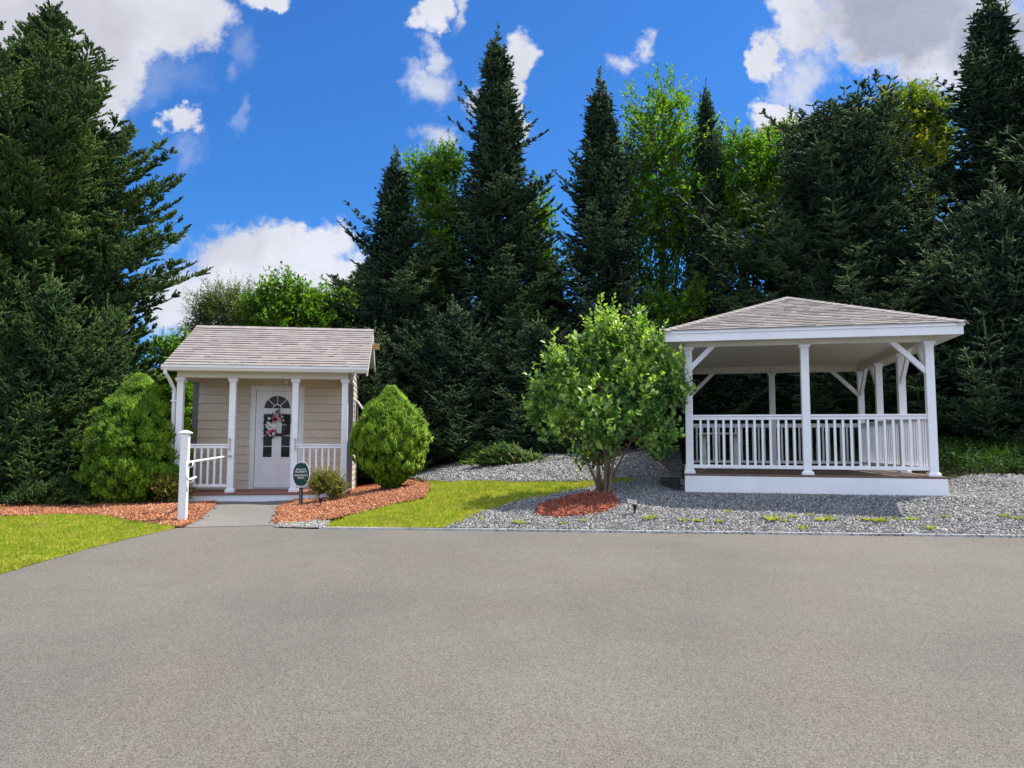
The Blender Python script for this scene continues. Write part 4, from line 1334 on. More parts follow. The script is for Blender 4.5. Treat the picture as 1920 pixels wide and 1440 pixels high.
for i, px_ in enumerate((0.0, .97, 2.15, 3.10)):
    mb = MB(); w = .060
    mb.box(px_ - w, px_ + w, -w, w, .0, 2.205)
    o = mb.build('post', M_WHITE, ct, bevel=.006)
    mb = MB()
    mb.box(px_ - .085, px_ + .085, -.085, .085, .001, .05)
    mb.hexa([(px_ - .085, -.085, .05), (px_ + .085, -.085, .05), (px_ + .085, .085, .05), (px_ - .085, .085, .05), (px_ - .063, -.063, .075), (px_ + .063, -.063, .075), (px_ + .063, .063, .075), (px_ - .063, .063, .075)])
    mb.build('post_base', M_WHITE, o, bevel=.003)
    mb = MB()
    mb.hexa([(px_ - .063, -.063, 2.12), (px_ + .063, -.063, 2.12), (px_ + .063, .063, 2.12), (px_ - .063, .063, 2.12), (px_ - .085, -.085, 2.16), (px_ + .085, -.085, 2.16), (px_ + .085, .085, 2.16), (px_ - .085, .085, 2.16)])
    mb.box(px_ - .085, px_ + .085, -.085, .085, 2.16, 2.203)
    mb.build('post_cap', M_WHITE, o, bevel=.003)
    if i in (1, 2):
        mb = MB(); xx = px_ + (-.02 if i == 1 else .02)
        mb.box(xx - .012, xx + .012, -.078, -.061, .80, 1.04)
        mb.box(xx - .02, xx + .02, -.09, -.0785, .80, .84); mb.box(xx - .02, xx + .02, -.09, -.0785, 1.0, 1.04)
        mb.build('bracket', M_METAL, o)


def railing(parent, x0, x1, n, M, h=.93, z0=.10, bw=.036, mat=None):
    mat = mat or M_WHITE
    mb = MB()
    mb.box(x0, x1, -.045, .045, h - .03, h, M); mb.box(x0, x1, -.028, .028, h - .085, h - .0295, M)
    o = mb.build('railing', mat, parent, bevel=.005)
    mb = MB(); mb.box(x0, x1, -.030, .030, z0, z0 + .06, M); mb.build('bottom_rail', mat, o, bevel=.005)
    for i in range(n):
        cx = x0 + (x1 - x0) * (i + 1) / (n + 1)
        mb = MB(); mb.box(cx - bw / 2, cx + bw / 2, -bw / 2, bw / 2, z0 + .058, h - .083, M)
        mb.build('baluster', mat, o, bevel=.002)
    return o


railing(ct, .06, .91, 6, Matrix.Identity(4))
railing(ct, 2.21, 3.04, 6, Matrix.Identity(4))


# shingle roofs
def shingle_face(mb, A, B, C, D, expo, rr, tabw=.30, th=.017, lift=.0):
    """quad: A,B along the eave, D,C along the top (may coincide). Slabs laid course by course."""
    A, B, C, D = map(Vector, (A, B, C, D))
    nrm = (B - A).cross(D - A).normalized()
    if nrm.z < 0: nrm = -nrm
    H_ = ((D + C) / 2 - (A + B) / 2).length
    # true slope length along the face perpendicular to the eave
    e = (B - A).normalized(); up = nrm.cross(e); up = up if up.z > 0 else -up
    Ht = (C - A).dot(up)
    nrow = max(1, int(round(Ht / expo)))
    ext = 1.06
    for r_ in range(nrow):
        t0 = r_ / nrow; t1 = min((r_ + ext) / nrow, 1.0)
        La, Ra = A.lerp(D, t0), B.lerp(C, t0); Lb, Rb = A.lerp(D, t1), B.lerp(C, t1)
        wa = (Ra - La).length
        s = -rr.uniform(0, tabw)
        while s < wa:
            w = tabw * rr.choice((.3, .5, .75, 1, .4))
            a0 = max(s, 0); a1 = min(s + w, wa)
            s += w
            if a1 - a0 < .01: continue
            # clip the top edge to the narrower upper width
            off = (Lb - La).dot(e); wb = (Rb - Lb).length
            b0 = min(max(a0 - off, 0), wb); b1 = min(max(a1 - off, 0), wb)
            if b1 - b0 < .002 and r_ < nrow - 1 and wb > .01:
                b0 = b1 = min(max((b0 + b1) / 2, 0), wb)
            mb.cur = min(1, max(0, rr.gauss(.5, .22)))
            thick = rr.random() < .5; t = th * (rr.uniform(1.0, 1.25) if thick else rr.uniform(.74, .88)); g_ = .0012
            g2 = .003 if thick else .001
            p = [La + e * (a0 + g_), La + e * (a1 - g_), Lb + e * b1, Lb + e * b0]
            j = nrm * rr.uniform(0, .002)
            mb.hexa([p[0] + nrm * g2, p[1] + nrm * g2, p[2] - nrm * .004, p[3] - nrm * .004, p[0] + nrm * t + j, p[1] + nrm * t + j, p[2] + nrm * .001, p[3] + nrm * .001])


rr = random.Random(9)
mb = MB()
e0, e1 = EAVE_Y - .02, 2 * RIDGE_Y - EAVE_Y + .02
zE = EZ
shingle_face(mb, (RX0 - .02, e0, zE), (RX1 + .02, e0, zE), (RX1 + .02, RIDGE_Y, RIDGE_Z), (RX0 - .02, RIDGE_Y, RIDGE_Z), .138, rr)
shingle_face(mb, (RX0 - .02, e1, zE), (RX1 + .02, e1, zE), (RX1 + .02, RIDGE_Y, RIDGE_Z), (RX0 - .02, RIDGE_Y, RIDGE_Z), .138, rr)
roof = mb.build('roof', M_SHINGLE, ct)
mb = MB()
x = RX0 - .02
while x < RX1:
    mb.cur = rr.random(); xe = min(x + .15, RX1 + .02)
    zr = RIDGE_Z + .016 + rr.uniform(0, .004)
    mb.hexa([(x, RIDGE_Y - .13, zr - .13 * slope), (xe, RIDGE_Y - .13, zr - .13 * slope), (xe, RIDGE_Y, zr), (x, RIDGE_Y, zr), (x, RIDGE_Y - .13, zr - .13 * slope + .008), (xe, RIDGE_Y - .13, zr - .13 * slope + .008), (xe, RIDGE_Y, zr + .01), (x, RIDGE_Y, zr + .01)])
    mb.hexa([(x, RIDGE_Y, zr), (xe, RIDGE_Y, zr), (xe, RIDGE_Y + .13, zr - .13 * slope), (x, RIDGE_Y + .13, zr - .13 * slope), (x, RIDGE_Y, zr + .01), (xe, RIDGE_Y, zr + .01), (xe, RIDGE_Y + .13, zr - .13 * slope + .008), (x, RIDGE_Y + .13, zr - .13 * slope + .008)])
    x = xe
mb.build('ridge_cap', M_SHINGLE, roof)
mb = MB()
for (ya, za, yb, zb) in ((EAVE_Y, EZ, RIDGE_Y, RIDGE_Z), (2 * RIDGE_Y - EAVE_Y, EZ, RIDGE_Y, RIDGE_Z)):
    mb.hexa([(RX0 + .02, ya, za - .05), (RX1 - .02, ya, za - .05), (RX1 - .02, yb, zb - .05), (RX0 + .02, yb, zb - .05), (RX0 + .02, ya, za - .005), (RX1 - .02, ya, za - .005), (RX1 - .02, yb, zb - .005), (RX0 + .02, yb, zb - .005)])
mb.build('roof_deck', M_CREAM, roof)
for (xa, xb) in ((RX0 - .01, RX0 + .019), (RX1 - .019, RX1 + .01)):
    for sg in (0, 1):
        ya = EAVE_Y if sg == 0 else 2 * RIDGE_Y - EAVE_Y
        mb = MB()
        z_ = lambda v, o_: v - o_
        mb.hexa([(xa, ya, EZ - .17), (xb, ya, EZ - .17), (xb, RIDGE_Y, RIDGE_Z - .17), (xa, RIDGE_Y, RIDGE_Z - .17), (xa, ya, EZ - .006), (xb, ya, EZ - .006), (xb, RIDGE_Y, RIDGE_Z - .006), (xa, RIDGE_Y, RIDGE_Z - .006)])
        mb.build('rake_board', M_TRIM, ct, bevel=.003)
# rake soffit on the right side
mb = MB()
for sg in (0, 1):
    ya = EAVE_Y + .02 if sg == 0 else 2 * RIDGE_Y - EAVE_Y - .02
    za = EZ + .02 * slope
    mb.hexa([(X1 + .02, ya, za - .115), (RX1 - .02, ya, za - .115), (RX1 - .02, RIDGE_Y, RIDGE_Z - .115), (X1 + .02, RIDGE_Y, RIDGE_Z - .115), (X1 + .02, ya, za - .10), (RX1 - .02, ya, za - .10), (RX1 - .02, RIDGE_Y, RIDGE_Z - .10), (X1 + .02, RIDGE_Y, RIDGE_Z - .10)])
mb.build('rake_soffit', M_CREAM, ct)
mb = MB(); mb.box(RX0, RX1, 2 * RIDGE_Y - EAVE_Y, 2 * RIDGE_Y - EAVE_Y + .02, EZ - .16, EZ - .01); mb.build('rear_fascia', M_TRIM, ct)
mb = MB()
mb.box(3.40, 3.68, 2.06, 2.10, RIDGE_Z - .40, RIDGE_Z - .26)
mb.build('wooden_bracket', M_RAWWOOD, ct)
mb = MB(); mb.box(3.24, 3.50, -.02, .02, 2.43, 2.58); mb.build('wooden_bracket', M_TRIM, ct)['label'] = 'white painted bracket under the eave corner'

# gutter: K profile, with end caps and hangers
prof = [(0, 0), (-.075, 0), (-.10, .045), (-.115, .05), (-.118, .095), (-.108, .095), (-.104, .06), (-.09, .052), (-.068, .012), (-.008, .012), (-.008, .095), (0, .095)]
mb = MB()
Mx = Matrix(((0, 1, 0, 0), (1, 0, 0, EAVE_Y + .026), (0, 0, 1, 2.315), (0, 0, 0, 1)))
mb.prism(prof, RX0 - .03, RX1 + .01, Mx)
gut = mb.build('gutter', M_WHITE, ct)
for i in range(7):
    xx = RX0 + .3 + i * .53
    mb = MB(); mb.box(xx - .012, xx + .012, EAVE_Y - .088, EAVE_Y + .02, 2.405, 2.412); mb.build('gutter_hanger', M_WHITE, gut)
for xx in (RX0 - .034, RX1 + .011):
    mb = MB(); mb.box(xx, xx + .003, EAVE_Y - .085, EAVE_Y + .025, 2.318, 2.41); mb.build('gutter_end_cap', M_WHITE, gut)
# downspout
mb = MB()
dp = [(-.17, EAVE_Y - .03, 2.31), (-.17, EAVE_Y - .03, 2.22), (-.135, -.08, 2.03), (-.135, -.07, 1.9)]
mb.tube([(-.19, EAVE_Y - .03, 2.32), (-.19, EAVE_Y - .03, 2.26), (-.16, -.22, 2.17), (-.12, -.02, 1.98), (-.12, .0, 1.90), (-.12, .0, -.10), (-.14, -.02, -.18), (-.22, -.20, -.20), (-.44, -.75, -.235)], .038, 4)
dsp = mb.build('downspout', M_WHITE, ct, bevel=.006)
for zz in (1.74, .95):
    mb = MB(); mb.box(-.165, -.05, -.045, -.038, zz, zz + .03); mb.build('downspout_strap', M_WHITE, dsp)

# door
mb = MB()
mb.box(1.10, 1.18, FW - .045, FW + .06, .0, 2.13); mb.box(2.06, 2.14, FW - .045, FW + .06, .0, 2.13); mb.box(1.181, 2.059, FW - .045, FW + .06, 2.05, 2.13)
mb.box(1.075, 1.10, FW - .03, FW - .001, .0, 2.155); mb.box(2.14, 2.165, FW - .03, FW - .001, .0, 2.155); mb.box(1.10, 2.14, FW - .03, FW - .001, 2.131, 2.155)
mb.build('door_frame', M_TRIM, ct, bevel=.004)
mb = MB(); mb.box(1.18, 2.06, FW - .06, FW + .05, .001, .028); mb.build('door_sill', M_METAL, ct)
DY = FW - .012          # door face
door_mb = MB(); door_mb.box(1.186, 2.054, DY, FW + .04, .03, 2.045)
door = door_mb.build('door', M_WHITE, ct, bevel=.003)
DC = 1.62
def ring_arc(mb, cx, cz, r0, r1, y0, y1, a0, a1, n=24):
    for i in range(n):
        t0 = a0 + (a1 - a0) * i / n; t1 = a0 + (a1 - a0) * (i + 1) / n
        q = lambda r_, t, y: (cx + math.cos(t) * r_, y, cz + math.sin(t) * r_)
        mb.hexa([q(r0, t0, y0), q(r1, t0, y0), q(r1, t1, y0), q(r0, t1, y0), q(r0, t0, y1), q(r1, t0, y1), q(r1, t1, y1), q(r0, t1, y1)])
FZ = 1.68
mb = MB()
ring_arc(mb, DC, FZ, .265, .295, DY - .014, DY - .001, 0, math.pi)
mb.box(DC - .295, DC + .295, DY - .014, DY - .001, FZ - .03, FZ)
ring_arc(mb, DC, FZ, .075, .092, DY - .013, DY - .001, 0, math.pi, 12)
for t in (45, 90, 135):
    c_, s_ = math.cos(R(t)), math.sin(R(t))
    mb.bar((DC + c_ * .09, DY - .008, FZ + s_ * .09), (DC + c_ * .268, DY - .008, FZ + s_ * .268), .012, .016, Vector((0, 1, 0)))
fan_frame = mb.build('fanlight', M_WHITE, door)
mb = MB()
mb.prism([(DC + math.cos(R(t)) * .266, FZ + math.sin(R(t)) * .266) for t in range(0, 181, 6)], DY - .004, DY - .0015)
mb.build('fanlight_glass', M_GLASS, door)
for cx in (DC - .182, DC + .182):
    mb = MB()
    za, zb, w = .66, 1.56, .088
    mb.box(cx - w - .022, cx - w, DY - .012, DY - .001, za - .022, zb + .022); mb.box(cx + w, cx + w + .022, DY - .012, DY - .001, za - .022, zb + .022)
    mb.box(cx - w, cx + w, DY - .012, DY - .001, za - .022, za); mb.box(cx - w, cx + w, DY - .012, DY - .001, zb, zb + .022)
    for zz in (.885, 1.11, 1.335): mb.box(cx - w, cx + w, DY - .010, DY - .001, zz - .006, zz + .006)
    mb.build('window_frame', M_WHITE, door, bevel=.002)
    mb = MB(); mb.box(cx - w + .001, cx + w - .001, DY - .004, DY - .0012, za + .001, zb - .001); mb.build('window_glass', M_GLASS, door)
    mb = MB()
    a, b_, za, zb = cx - .14, cx + .14, .27, .53
    mb.box(a, b_, DY - .006, DY - .001, za, za + .018); mb.box(a, b_, DY - .006, DY - .001, zb - .018, zb)
    mb.box(a, a + .018, DY - .006, DY - .001, za + .018, zb - .018); mb.box(b_ - .018, b_, DY - .006, DY - .001, za + .018, zb - .018)
    mb.box(a + .04, b_ - .04, DY - .005, DY - .001, za + .04, zb - .04)
    mb.build('door_panel', M_WHITE, door, bevel=.002)
mb = MB(); mb.sphere((2.0, DY - .05, .93), .028, 12, 8); mb.tube([(2.0, DY - .001, .93), (2.0, DY - .04, .93)], .012, 10)
mb.build('door_handle', M_METAL, door, True)

# flood light beside the door head
mb = MB(); mb.box(1.87, 1.95, FW - .046, FW - .030, 2.165, 2.28)
fl = mb.build('floodlight', M_WHITE, ct, bevel=.004)
for dz, dx in ((.05, -.035), (-.05, -.03)):
    mb = MB()
    c0 = Vector((1.89 + dx, FW - .10, 2.21 + dz)); dd = Vector((-.5, -.75, -.35)).normalized()
    mb.tube([c0, c0 + dd * .04, c0 + dd * .10, c0 + dd * .12], [.022, .030, .048, .046], 14)
    mb.tube([(1.90, FW - .046, 2.20 + dz * .4), c0], .012, 8)
    mb.build('lamp_head', M_WHITE, fl, True)
# propped side window
mb = MB()
mb.box(X1 + .0185, X1 + .05, 1.55, 2.25, .95, 1.02); mb.box(X1 + .0185, X1 + .05, 1.55, 2.25, 1.85, 1.92)
mb.box(X1 + .0185, X1 + .05, 1.55, 1.62, 1.02, 1.85); mb.box(X1 + .0185, X1 + .05, 2.18, 2.25, 1.02, 1.85)
win = mb.build('window', M_TRIM, ct, bevel=.003)
mb = MB(); mb.box(X1 + .0186, X1 + .024, 1.62, 2.18, 1.02, 1.85); mb.build('window_glass', M_GLASS, win)
mb = MB(); mb.bar((X1 + .06, 1.9, 1.90), (X1 + .33, 1.9, 1.50), .64, .03, Vector((0, 0, 1))); mb.build('window_sash', M_TRIM, win, bevel=.004)

# ------------------------------------------------------------------ wreath on the door
Mct = Matrix.Translation(ct.location) @ Matrix.Rotation(CT_YAW, 4, 'Z')
wr = empty('wreath', Mct @ Vector((1.68, DY - .045, 1.30)), CT_YAW)
tag(wr, 'grapevine wreath with pink and white flowers hanging on the white door', 'wreath')
mb = MB()
for k in range(9):
    pts = []; ph = k * .7
    for i in range(33):
        t = 2 * math.pi * i / 32
        r_ = .175 + .022 * math.sin(5 * t + ph); y_ = .016 * math.cos(5 * t + ph)
        pts.append((math.cos(t) * r_, y_, math.sin(t) * r_))
    mb.tube(pts, .009, 6)
M_VINE = mat_paint('grapevine', (.045, .026, .022), .8, .2, 40)
mb.build('ring', M_VINE, wr)
M_PINK = mat_var('pink_petal', [(0, (.60, .22, .26)), (1, (.85, .55, .55))], .6, 40, .1, .1)
M_MAG = mat_var('magenta_petal', [(0, (.55, .08, .20)), (1, (.75, .25, .38))], .6, 40, .1, .1)
M_WPET = mat_var('white_petal', [(0, (.70, .68, .72)), (1, (.85, .84, .86))], .6, 40, .05, .1)
M_WLEAF = mat_leaf('wreath_leaf', [(0, (.006, .014, .010)), (1, (.03, .055, .035))], .1)


def rose(c, r_, mat, seed):
    rr = random.Random(seed); mb = MB(); c = Vector(c)
    for ly in range(4):
        R_ = r_ * (1 - .24 * ly); n_ = 6 - ly
        for k in range(n_):
            t = 2 * math.pi * k / n_ + ly * .6 + rr.uniform(-.2, .2)
            mb.cur = min(1, max(0, .25 * ly + rr.uniform(-.1, .25)))
            o = Vector((math.cos(t), 0, math.sin(t))); s_ = Vector((-math.sin(t), 0, math.cos(t)))
            f = Vector((0, -1, 0))
            b0 = c + o * R_ * .15 + f * (.006 * ly); m1 = c + o * R_ * .75 + f * (.006 + .007 * ly); tp = c + o * R_ + f * (.012 + .008 * ly)
            w = R_ * .62
            mb.add([b0 - s_ * w * .3, b0 + s_ * w * .3, m1 + s_ * w, m1 - s_ * w, tp + s_ * w * .6, tp - s_ * w * .6], [(0, 1, 2, 3), (3, 2, 4, 5)])
    mb.cur = .1; mb.sphere(c + Vector((0, -.03, 0)), r_ * .22, 8, 5)
    return mb.build('flower', mat, wr)


for i, (dx, dz, r_, mt) in enumerate([(-.055, .215, .040, M_PINK), (-.005, .15, .042, M_PINK), (-.21, .165, .034, M_WPET), (-.135, .175, .030, M_MAG), (-.22, -.13, .042, M_PINK), (-.11, -.15, .034, M_WPET),
                                      (-.17, -.085, .036, M_MAG), (-.09, -.085, .034, M_MAG), (-.23, .075, .030, M_WPET), (-.12, .09, .034, M_PINK), (.08, .13, .022, M_WPET), (.055, .20, .024, M_WPET), (-.18, -.19, .022, M_WPET)]):
    rose((dx, -.045, dz), r_, mt, i)
mb = MB(); rr = random.Random(4)
for k in range(110):
    a = rr.uniform(0, 6.28); q = rr.random() ** .5
    c = Vector((-.165 + math.cos(a) * .105 * q, -.05 - .03 * (1 - q * q) - rr.uniform(0, .01), .0 + math.sin(a) * .075 * q))
    mb.cur = rr.random(); s_ = .016; t0 = rr.uniform(0, 1.57)
    for p4 in range(4):
        t = t0 + p4 * 1.571
        o = Vector((math.cos(t), 0, math.sin(t))) * s_; w = Vector((-math.sin(t), 0, math.cos(t))) * s_ * .5
        mb.add([c, c + o * .6 + w, c + o + Vector((0, -.004, 0)), c + o * .6 - w], [(0, 1, 2, 3)])
mb.build('hydrangea', M_WPET, wr)
mb = MB(); rr = random.Random(6)
for (dx, dz, sx, sz, n_) in ((.10, .17, .10, .06, 60), (-.05, .19, .12, .06, 50), (-.24, .10, .06, .10, 40), (-.26, -.03, .05, .08, 30), (-.17, -.19, .09, .05, 40), (.16, .10, .05, .07, 30), (-.04, .29, .04, .03, 14)):
    for k in range(n_):
        c = Vector((dx + rr.gauss(0, sx * .55), -.02 - rr.random() * .03, dz + rr.gauss(0, sz * .55)))
        t = math.atan2(c.z, c.x) + rr.gauss(0, .7)
        o = Vector((math.cos(t), -.35, math.sin(t))) * rr.uniform(.035, .06); w = Vector((-math.sin(t), 0, math.cos(t))) * .010
        mb.cur = rr.random()
        mb.add([c, c + o * .5 + w, c + o, c + o * .5 - w], [(0, 1, 2), (0, 2, 3)])
mb.build('leaves', M_WLEAF, wr)

# ------------------------------------------------------------------ handrail
nx, ny = G(342, 978)
NZ = H(nx, ny)
hr = empty('handrail', (nx, ny, NZ), R(8))
tag(hr, 'white vinyl post with a pyramid cap carrying a white handrail up to the porch', 'handrail')
ppm = px_per_m(ny)
nh = (978 - 812) / ppm
mb = MB(); w = .058; mb.box(-w, w, -w, w, -.15, nh - .03); mb.build('post', M_WHITE, hr, bevel=.006)
mb = MB(); mb.box(-.085, .085, -.085, .085, nh - .03, nh - .012)
mb.add([(-.085, -.085, nh - .012), (.085, -.085, nh - .012), (.085, .085, nh - .012), (-.085, .085, nh - .012), (-.02, -.02, nh + .022), (.02, -.02, nh + .022), (.02, .02, nh + .022), (-.02, .02, nh + .022)],
       [(0, 1, 5, 4), (1, 2, 6, 5), (2, 3, 7, 6), (3, 0, 4, 7), (4, 5, 6, 7)])
mb.build('post_cap', M_WHITE, hr, bevel=.003)
Mi = (Matrix.Translation((nx, ny, NZ)) @ Matrix.Rotation(R(8), 4, 'Z')).inverted()
endp = Mct @ Vector((.97, -.10, .70))
A_ = P(352, 867, ny - .10)
pts = [endp, endp.lerp(A_, .25), endp.lerp(A_, .5), endp.lerp(A_, .75), A_]
loop = [P(350.5, 870, ny - .13), P(349, 877, ny - .14), P(349, 889, ny - .14), P(350, 896, ny - .14), P(353, 899.5, ny - .12), P(359, 898, ny - .05), P(367, 894.5, ny + .05)]
mb = MB(); mb.tube([Mi @ p for p in pts + loop], .019, 12); mb.build('rail', M_WHITE, hr, True)
mb = MB()
mb.tube([Mi @ P(362, 867, ny - .02), Mi @ P(361, 874, ny - .02), Mi @ P(354, 877, ny - .04)], .010, 8)
mb.build('rail_bracket', M_WHITE, hr, True)
mb = MB(); mb.tube([Mi @ P(363, 897, ny), Mi @ P(360, 904, ny), Mi @ P(353, 906, ny - .03)], .010, 8); mb.build('rail_bracket', M_WHITE, hr, True); mb = MB()
e_ = Mi @ endp
mb.tube([e_ + Vector((0, .03, 0)), e_ + Vector((0, .0, -.0))], .03, 12)
mb.build('rail_bracket', M_WHITE, hr, True)

# ------------------------------------------------------------------ oval sign
sx, sy = G(564, 949)
SZ = H(sx, sy); sp = px_per_m(sy)
sg = empty('sign', (sx, sy, SZ), R(-4))
tag(sg, 'oval dark green sign reading PRIVATE PROPERTY RESIDENTS ONLY on a black stake in the mulch', 'sign')
sh = 48.5 / sp; sw = 33 / sp; cz = (949 - 890.5) / sp
mb = MB()
mb.prism([(math.cos(t) * sw / 2, cz + math.sin(t) * sh / 2) for t in [2 * math.pi * i / 48 for i in range(48)]], -.026, -.020)
plate = mb.build('sign_plate', M_WHITE, sg)
mb = MB()
mb.prism([(math.cos(t) * (sw / 2 - .011), cz + math.sin(t) * (sh / 2 - .011)) for t in [2 * math.pi * i / 48 for i in range(48)]], -.0275, -.0262)
mb.build('sign_face', M_GREENSIGN, plate)
M_LETTER = mat_paint('sign_letter', (.85, .85, .85), .5, .02)
mb = MB()
for s_ in (1, -1):
    for k in range(5):
        t = R(90 + (k - 2) * 9) * s_
        mb.sphere((math.cos(t) * (sw / 2 - .024), -.029, cz + math.sin(t) * (sh / 2 - .018 - .004 * (2 - abs(k - 2)))), .008, 6, 4, (1, .2, .8))
mb.build('sign_ornament', M_LETTER, plate)
TX = []
for txt, dz, wd in (('PRIVATE', .066, .175), ('PROPERTY', .026, .22), ('RESIDENTS', -.033, .235), ('ONLY', -.075, .12)):
    cu = bpy.data.curves.new('t', 'FONT'); cu.body = txt; cu.size = .05; cu.extrude = .0008; cu.align_x = 'CENTER'; cu.space_character = 1.08
    ob = bpy.data.objects.new('t', cu); col.objects.link(ob)
    bpy.context.view_layer.update()
    me = bpy.data.meshes.new_from_object(ob)
    bpy.data.objects.remove(ob)
    co = np.empty(len(me.vertices) * 3, dtype=np.float32); me.vertices.foreach_get('co', co); co = co.reshape(-1, 3)
    wd = wd * sw / .31
    k_ = wd / (co[:, 0].max() - co[:, 0].min())
    hgt_t = .032 * sh / .45
    kz_ = hgt_t / (co[:, 1].max() - co[:, 1].min())
    cc = (co[:, 0].max() + co[:, 0].min()) / 2
    new = np.column_stack([(co[:, 0] - cc) * k_, -.0285 - co[:, 2] * 1.0, cz + dz * sh / .45 + co[:, 1] * kz_])
    me.vertices.foreach_set('co', new.astype(np.float32).ravel())
    me.update()
    o = link_mesh('lettering', me, plate, [])
    me.materials.clear(); me.materials.append(M_LETTER)
mb = MB()
top_z = cz - sh / 2 + .06
mb.box(-.028, .028, -.019, -.014, -.2, top_z); mb.box(-.028, -.022, -.0139, .01, -.2, top_z); mb.box(.022, .028, -.0139, .01, -.2, top_z)
stk = mb.build('stake', M_BLACK, sg)
mb = MB()
for i in range(7): mb.box(-.005, .005, -.0205, -.0195, .03 + i * .04, .042 + i * .04)
mb.build('stake_hole', M_WHITE, stk)


# ------------------------------------------------------------------ solar spot lights
def solar(px, py, hpx, face, label, mir=1):
    gx, gy = G(px, py); z = H(gx, gy); k = px_per_m(gy); s = hpx / k / .30
    e = empty('solar_spotlight', (gx, gy, z), face)
    e.scale = (s * mir, s, s)
    tag(e, label, 'spotlight', 'solar spotlights on stakes')
    mb = MB(); mb.tube([(0, 0, -.08), (0, 0, .0), (.004, 0, .10)], [.004, .010, .014], 8); mb.build('stake', M_BLACK, e)
    mb = MB(); mb.tube([(-.02, .03, .10), (-.01, .01, .15), (.0, -.02, .21), (.005, -.03, .23)], [.020, .036, .050, .045], 14); mb.build('lamp_head', M_BLACK, e, True)
    mb = MB()
    Mr = Matrix.Translation((.055, -.02, .265)) @ Matrix.Rotation(R(-12), 4, 'Y') @ Matrix.Rotation(R(38), 4, 'X')
    mb.box(-.085, .085, -.062, .062, -.010, .0, Mr); pn = mb.build('solar_panel', M_SOLAR, e, bevel=.003)
    mb = MB()
    for q in (-.03, .03): mb.box(-.075, .075, q - .0015, q + .0015, .0005, .0015, Mr)
    mb.box(-.085, -.079, -.062, .062, .0005, .004, Mr); mb.box(.079, .085, -.062, .062, .0005, .004, Mr)
    mb.build('panel_frame', M_BLACK, pn)
    mb = MB(); mb.tube([(0, 0, .20), (.03, -.01, .255)], .012, 8); mb.build('bracket', M_BLACK, e)


solar(601, 951, 24, R(0), 'black solar spotlight with tilted grey panel in the mulch right of the oval sign')
solar(1190, 967, 29, R(8), 'black solar spotlight standing in the gravel right of the mulch patch', -1)

# ------------------------------------------------------------------ gazebo
gz = empty('gazebo', (GZ_O[0], GZ_O[1], 1.075), 0, (0, R(.30), GZ_YAW))
tag(gz, 'white open-sided gazebo with hipped shingle roof and railings on the gravel', 'gazebo')
W, D = GZ_W, GZ_D
mb = MB(); rr = random.Random(2)
nb = 36; y = -.14
for i in range(nb):
    ww = (D + .28) / nb
    mb.cur = rr.random(); mb.box(-.10, W + .17, y + .003, y + ww - .002, -.032, 0); y += ww
mb.build('deck', M_DECK, gz)
mb = MB()
mb.box(-.085, W + .16, -.135, -.11, -.305, -.034); mb.box(-.085, W + .16, D + .11, D + .135, -.305, -.034)
mb.box(-.085, -.06, -.109, D + .109, -.305, -.034); mb.box(W + .135, W + .16, -.109, D + .109, -.305, -.034)
mb.build('skirt_board', M_WHITE_WOOD, gz, bevel=.003)
mb = MB()
for bb in ((-.09, .36, -.12, .30), (W - .3, W + .12, .2, .6), (1.7, 2.1, .3, .7)):
    mb = MB(); mb.box(*bb, -.46, -.307); mb.build('foundation_block', M_CONC, gz)
for yy in (.25, 1.6, 3.1, 4.5):
    mb = MB(); mb.box(-.05, W + .10, yy, yy + .09, -.29, -.033); mb.build('joist', M_RAWWOOD, gz)
PH = 2.13
ypos = [0, D / 3, 2 * D / 3, D]
ppos = [(0, 0), (W / 2, 0), (W, 0), (W, ypos[1]), (W, ypos[2]), (W, D), (W / 2, D), (0, D), (0, ypos[2]), (0, ypos[1])]
for (px_, py_) in ppos:
    w = .062
    mb = MB(); mb.box(px_ - w, px_ + w, py_ - w, py_ + w, 0, PH); o = mb.build('post', M_WHITE, gz, bevel=.006)
    mb = MB(); mb.box(px_ - .09, px_ + .09, py_ - .09, py_ + .09, .001, .04)
    mb.hexa([(px_ - .09, py_ - .09, .04), (px_ + .09, py_ - .09, .04), (px_ + .09, py_ + .09, .04), (px_ - .09, py_ + .09, .04), (px_ - .065, py_ - .065, .065), (px_ + .065, py_ - .065, .065), (px_ + .065, py_ + .065, .065), (px_ - .065, py_ + .065, .065)])
    mb.build('post_base', M_WHITE, o, bevel=.003)
    mb = MB(); mb.box(px_ - .088, px_ + .088, py_ - .088, py_ + .088, PH - .035, PH - .001)
    mb.hexa([(px_ - .065, py_ - .065, PH - .065), (px_ + .065, py_ - .065, PH - .065), (px_ + .065, py_ + .065, PH - .065), (px_ - .065, py_ + .065, PH - .065), (px_ - .088, py_ - .088, PH - .035), (px_ + .088, py_ - .088, PH - .035), (px_ + .088, py_ + .088, PH - .035), (px_ - .088, py_ + .088, PH - .035)])
    mb.build('post_cap', M_WHITE, o, bevel=.003)
bh = .055
for nm_, bx in (('f', (-bh, W + bh, -bh, bh)), ('b', (-bh, W + bh, D - bh, D + bh)), ('l', (-bh, bh, bh + .001, D - bh - .001)), ('r', (W - bh, W + bh, bh + .001, D - bh - .001))):
    mb = MB(); mb.box(bx[0], bx[1], bx[2], bx[3], PH, 2.29); mb.build('beam', M_CREAM, gz, bevel=.003)
mb = MB()
for i in range(24):
    ya = bh + .01 + (D - 2 * bh - .02) * i / 24; yb = bh + .01 + (D - 2 * bh - .02) * (i + 1) / 24
    mb.box(bh + .002, W - bh - .002, ya + .004, yb - .004, 2.275, 2.288)
mb.box(bh + .001, W - bh - .001, bh + .001, D - bh - .001, 2.289, 2.30)
mb.build('ceiling', M_CREAM, gz)
OV = .38
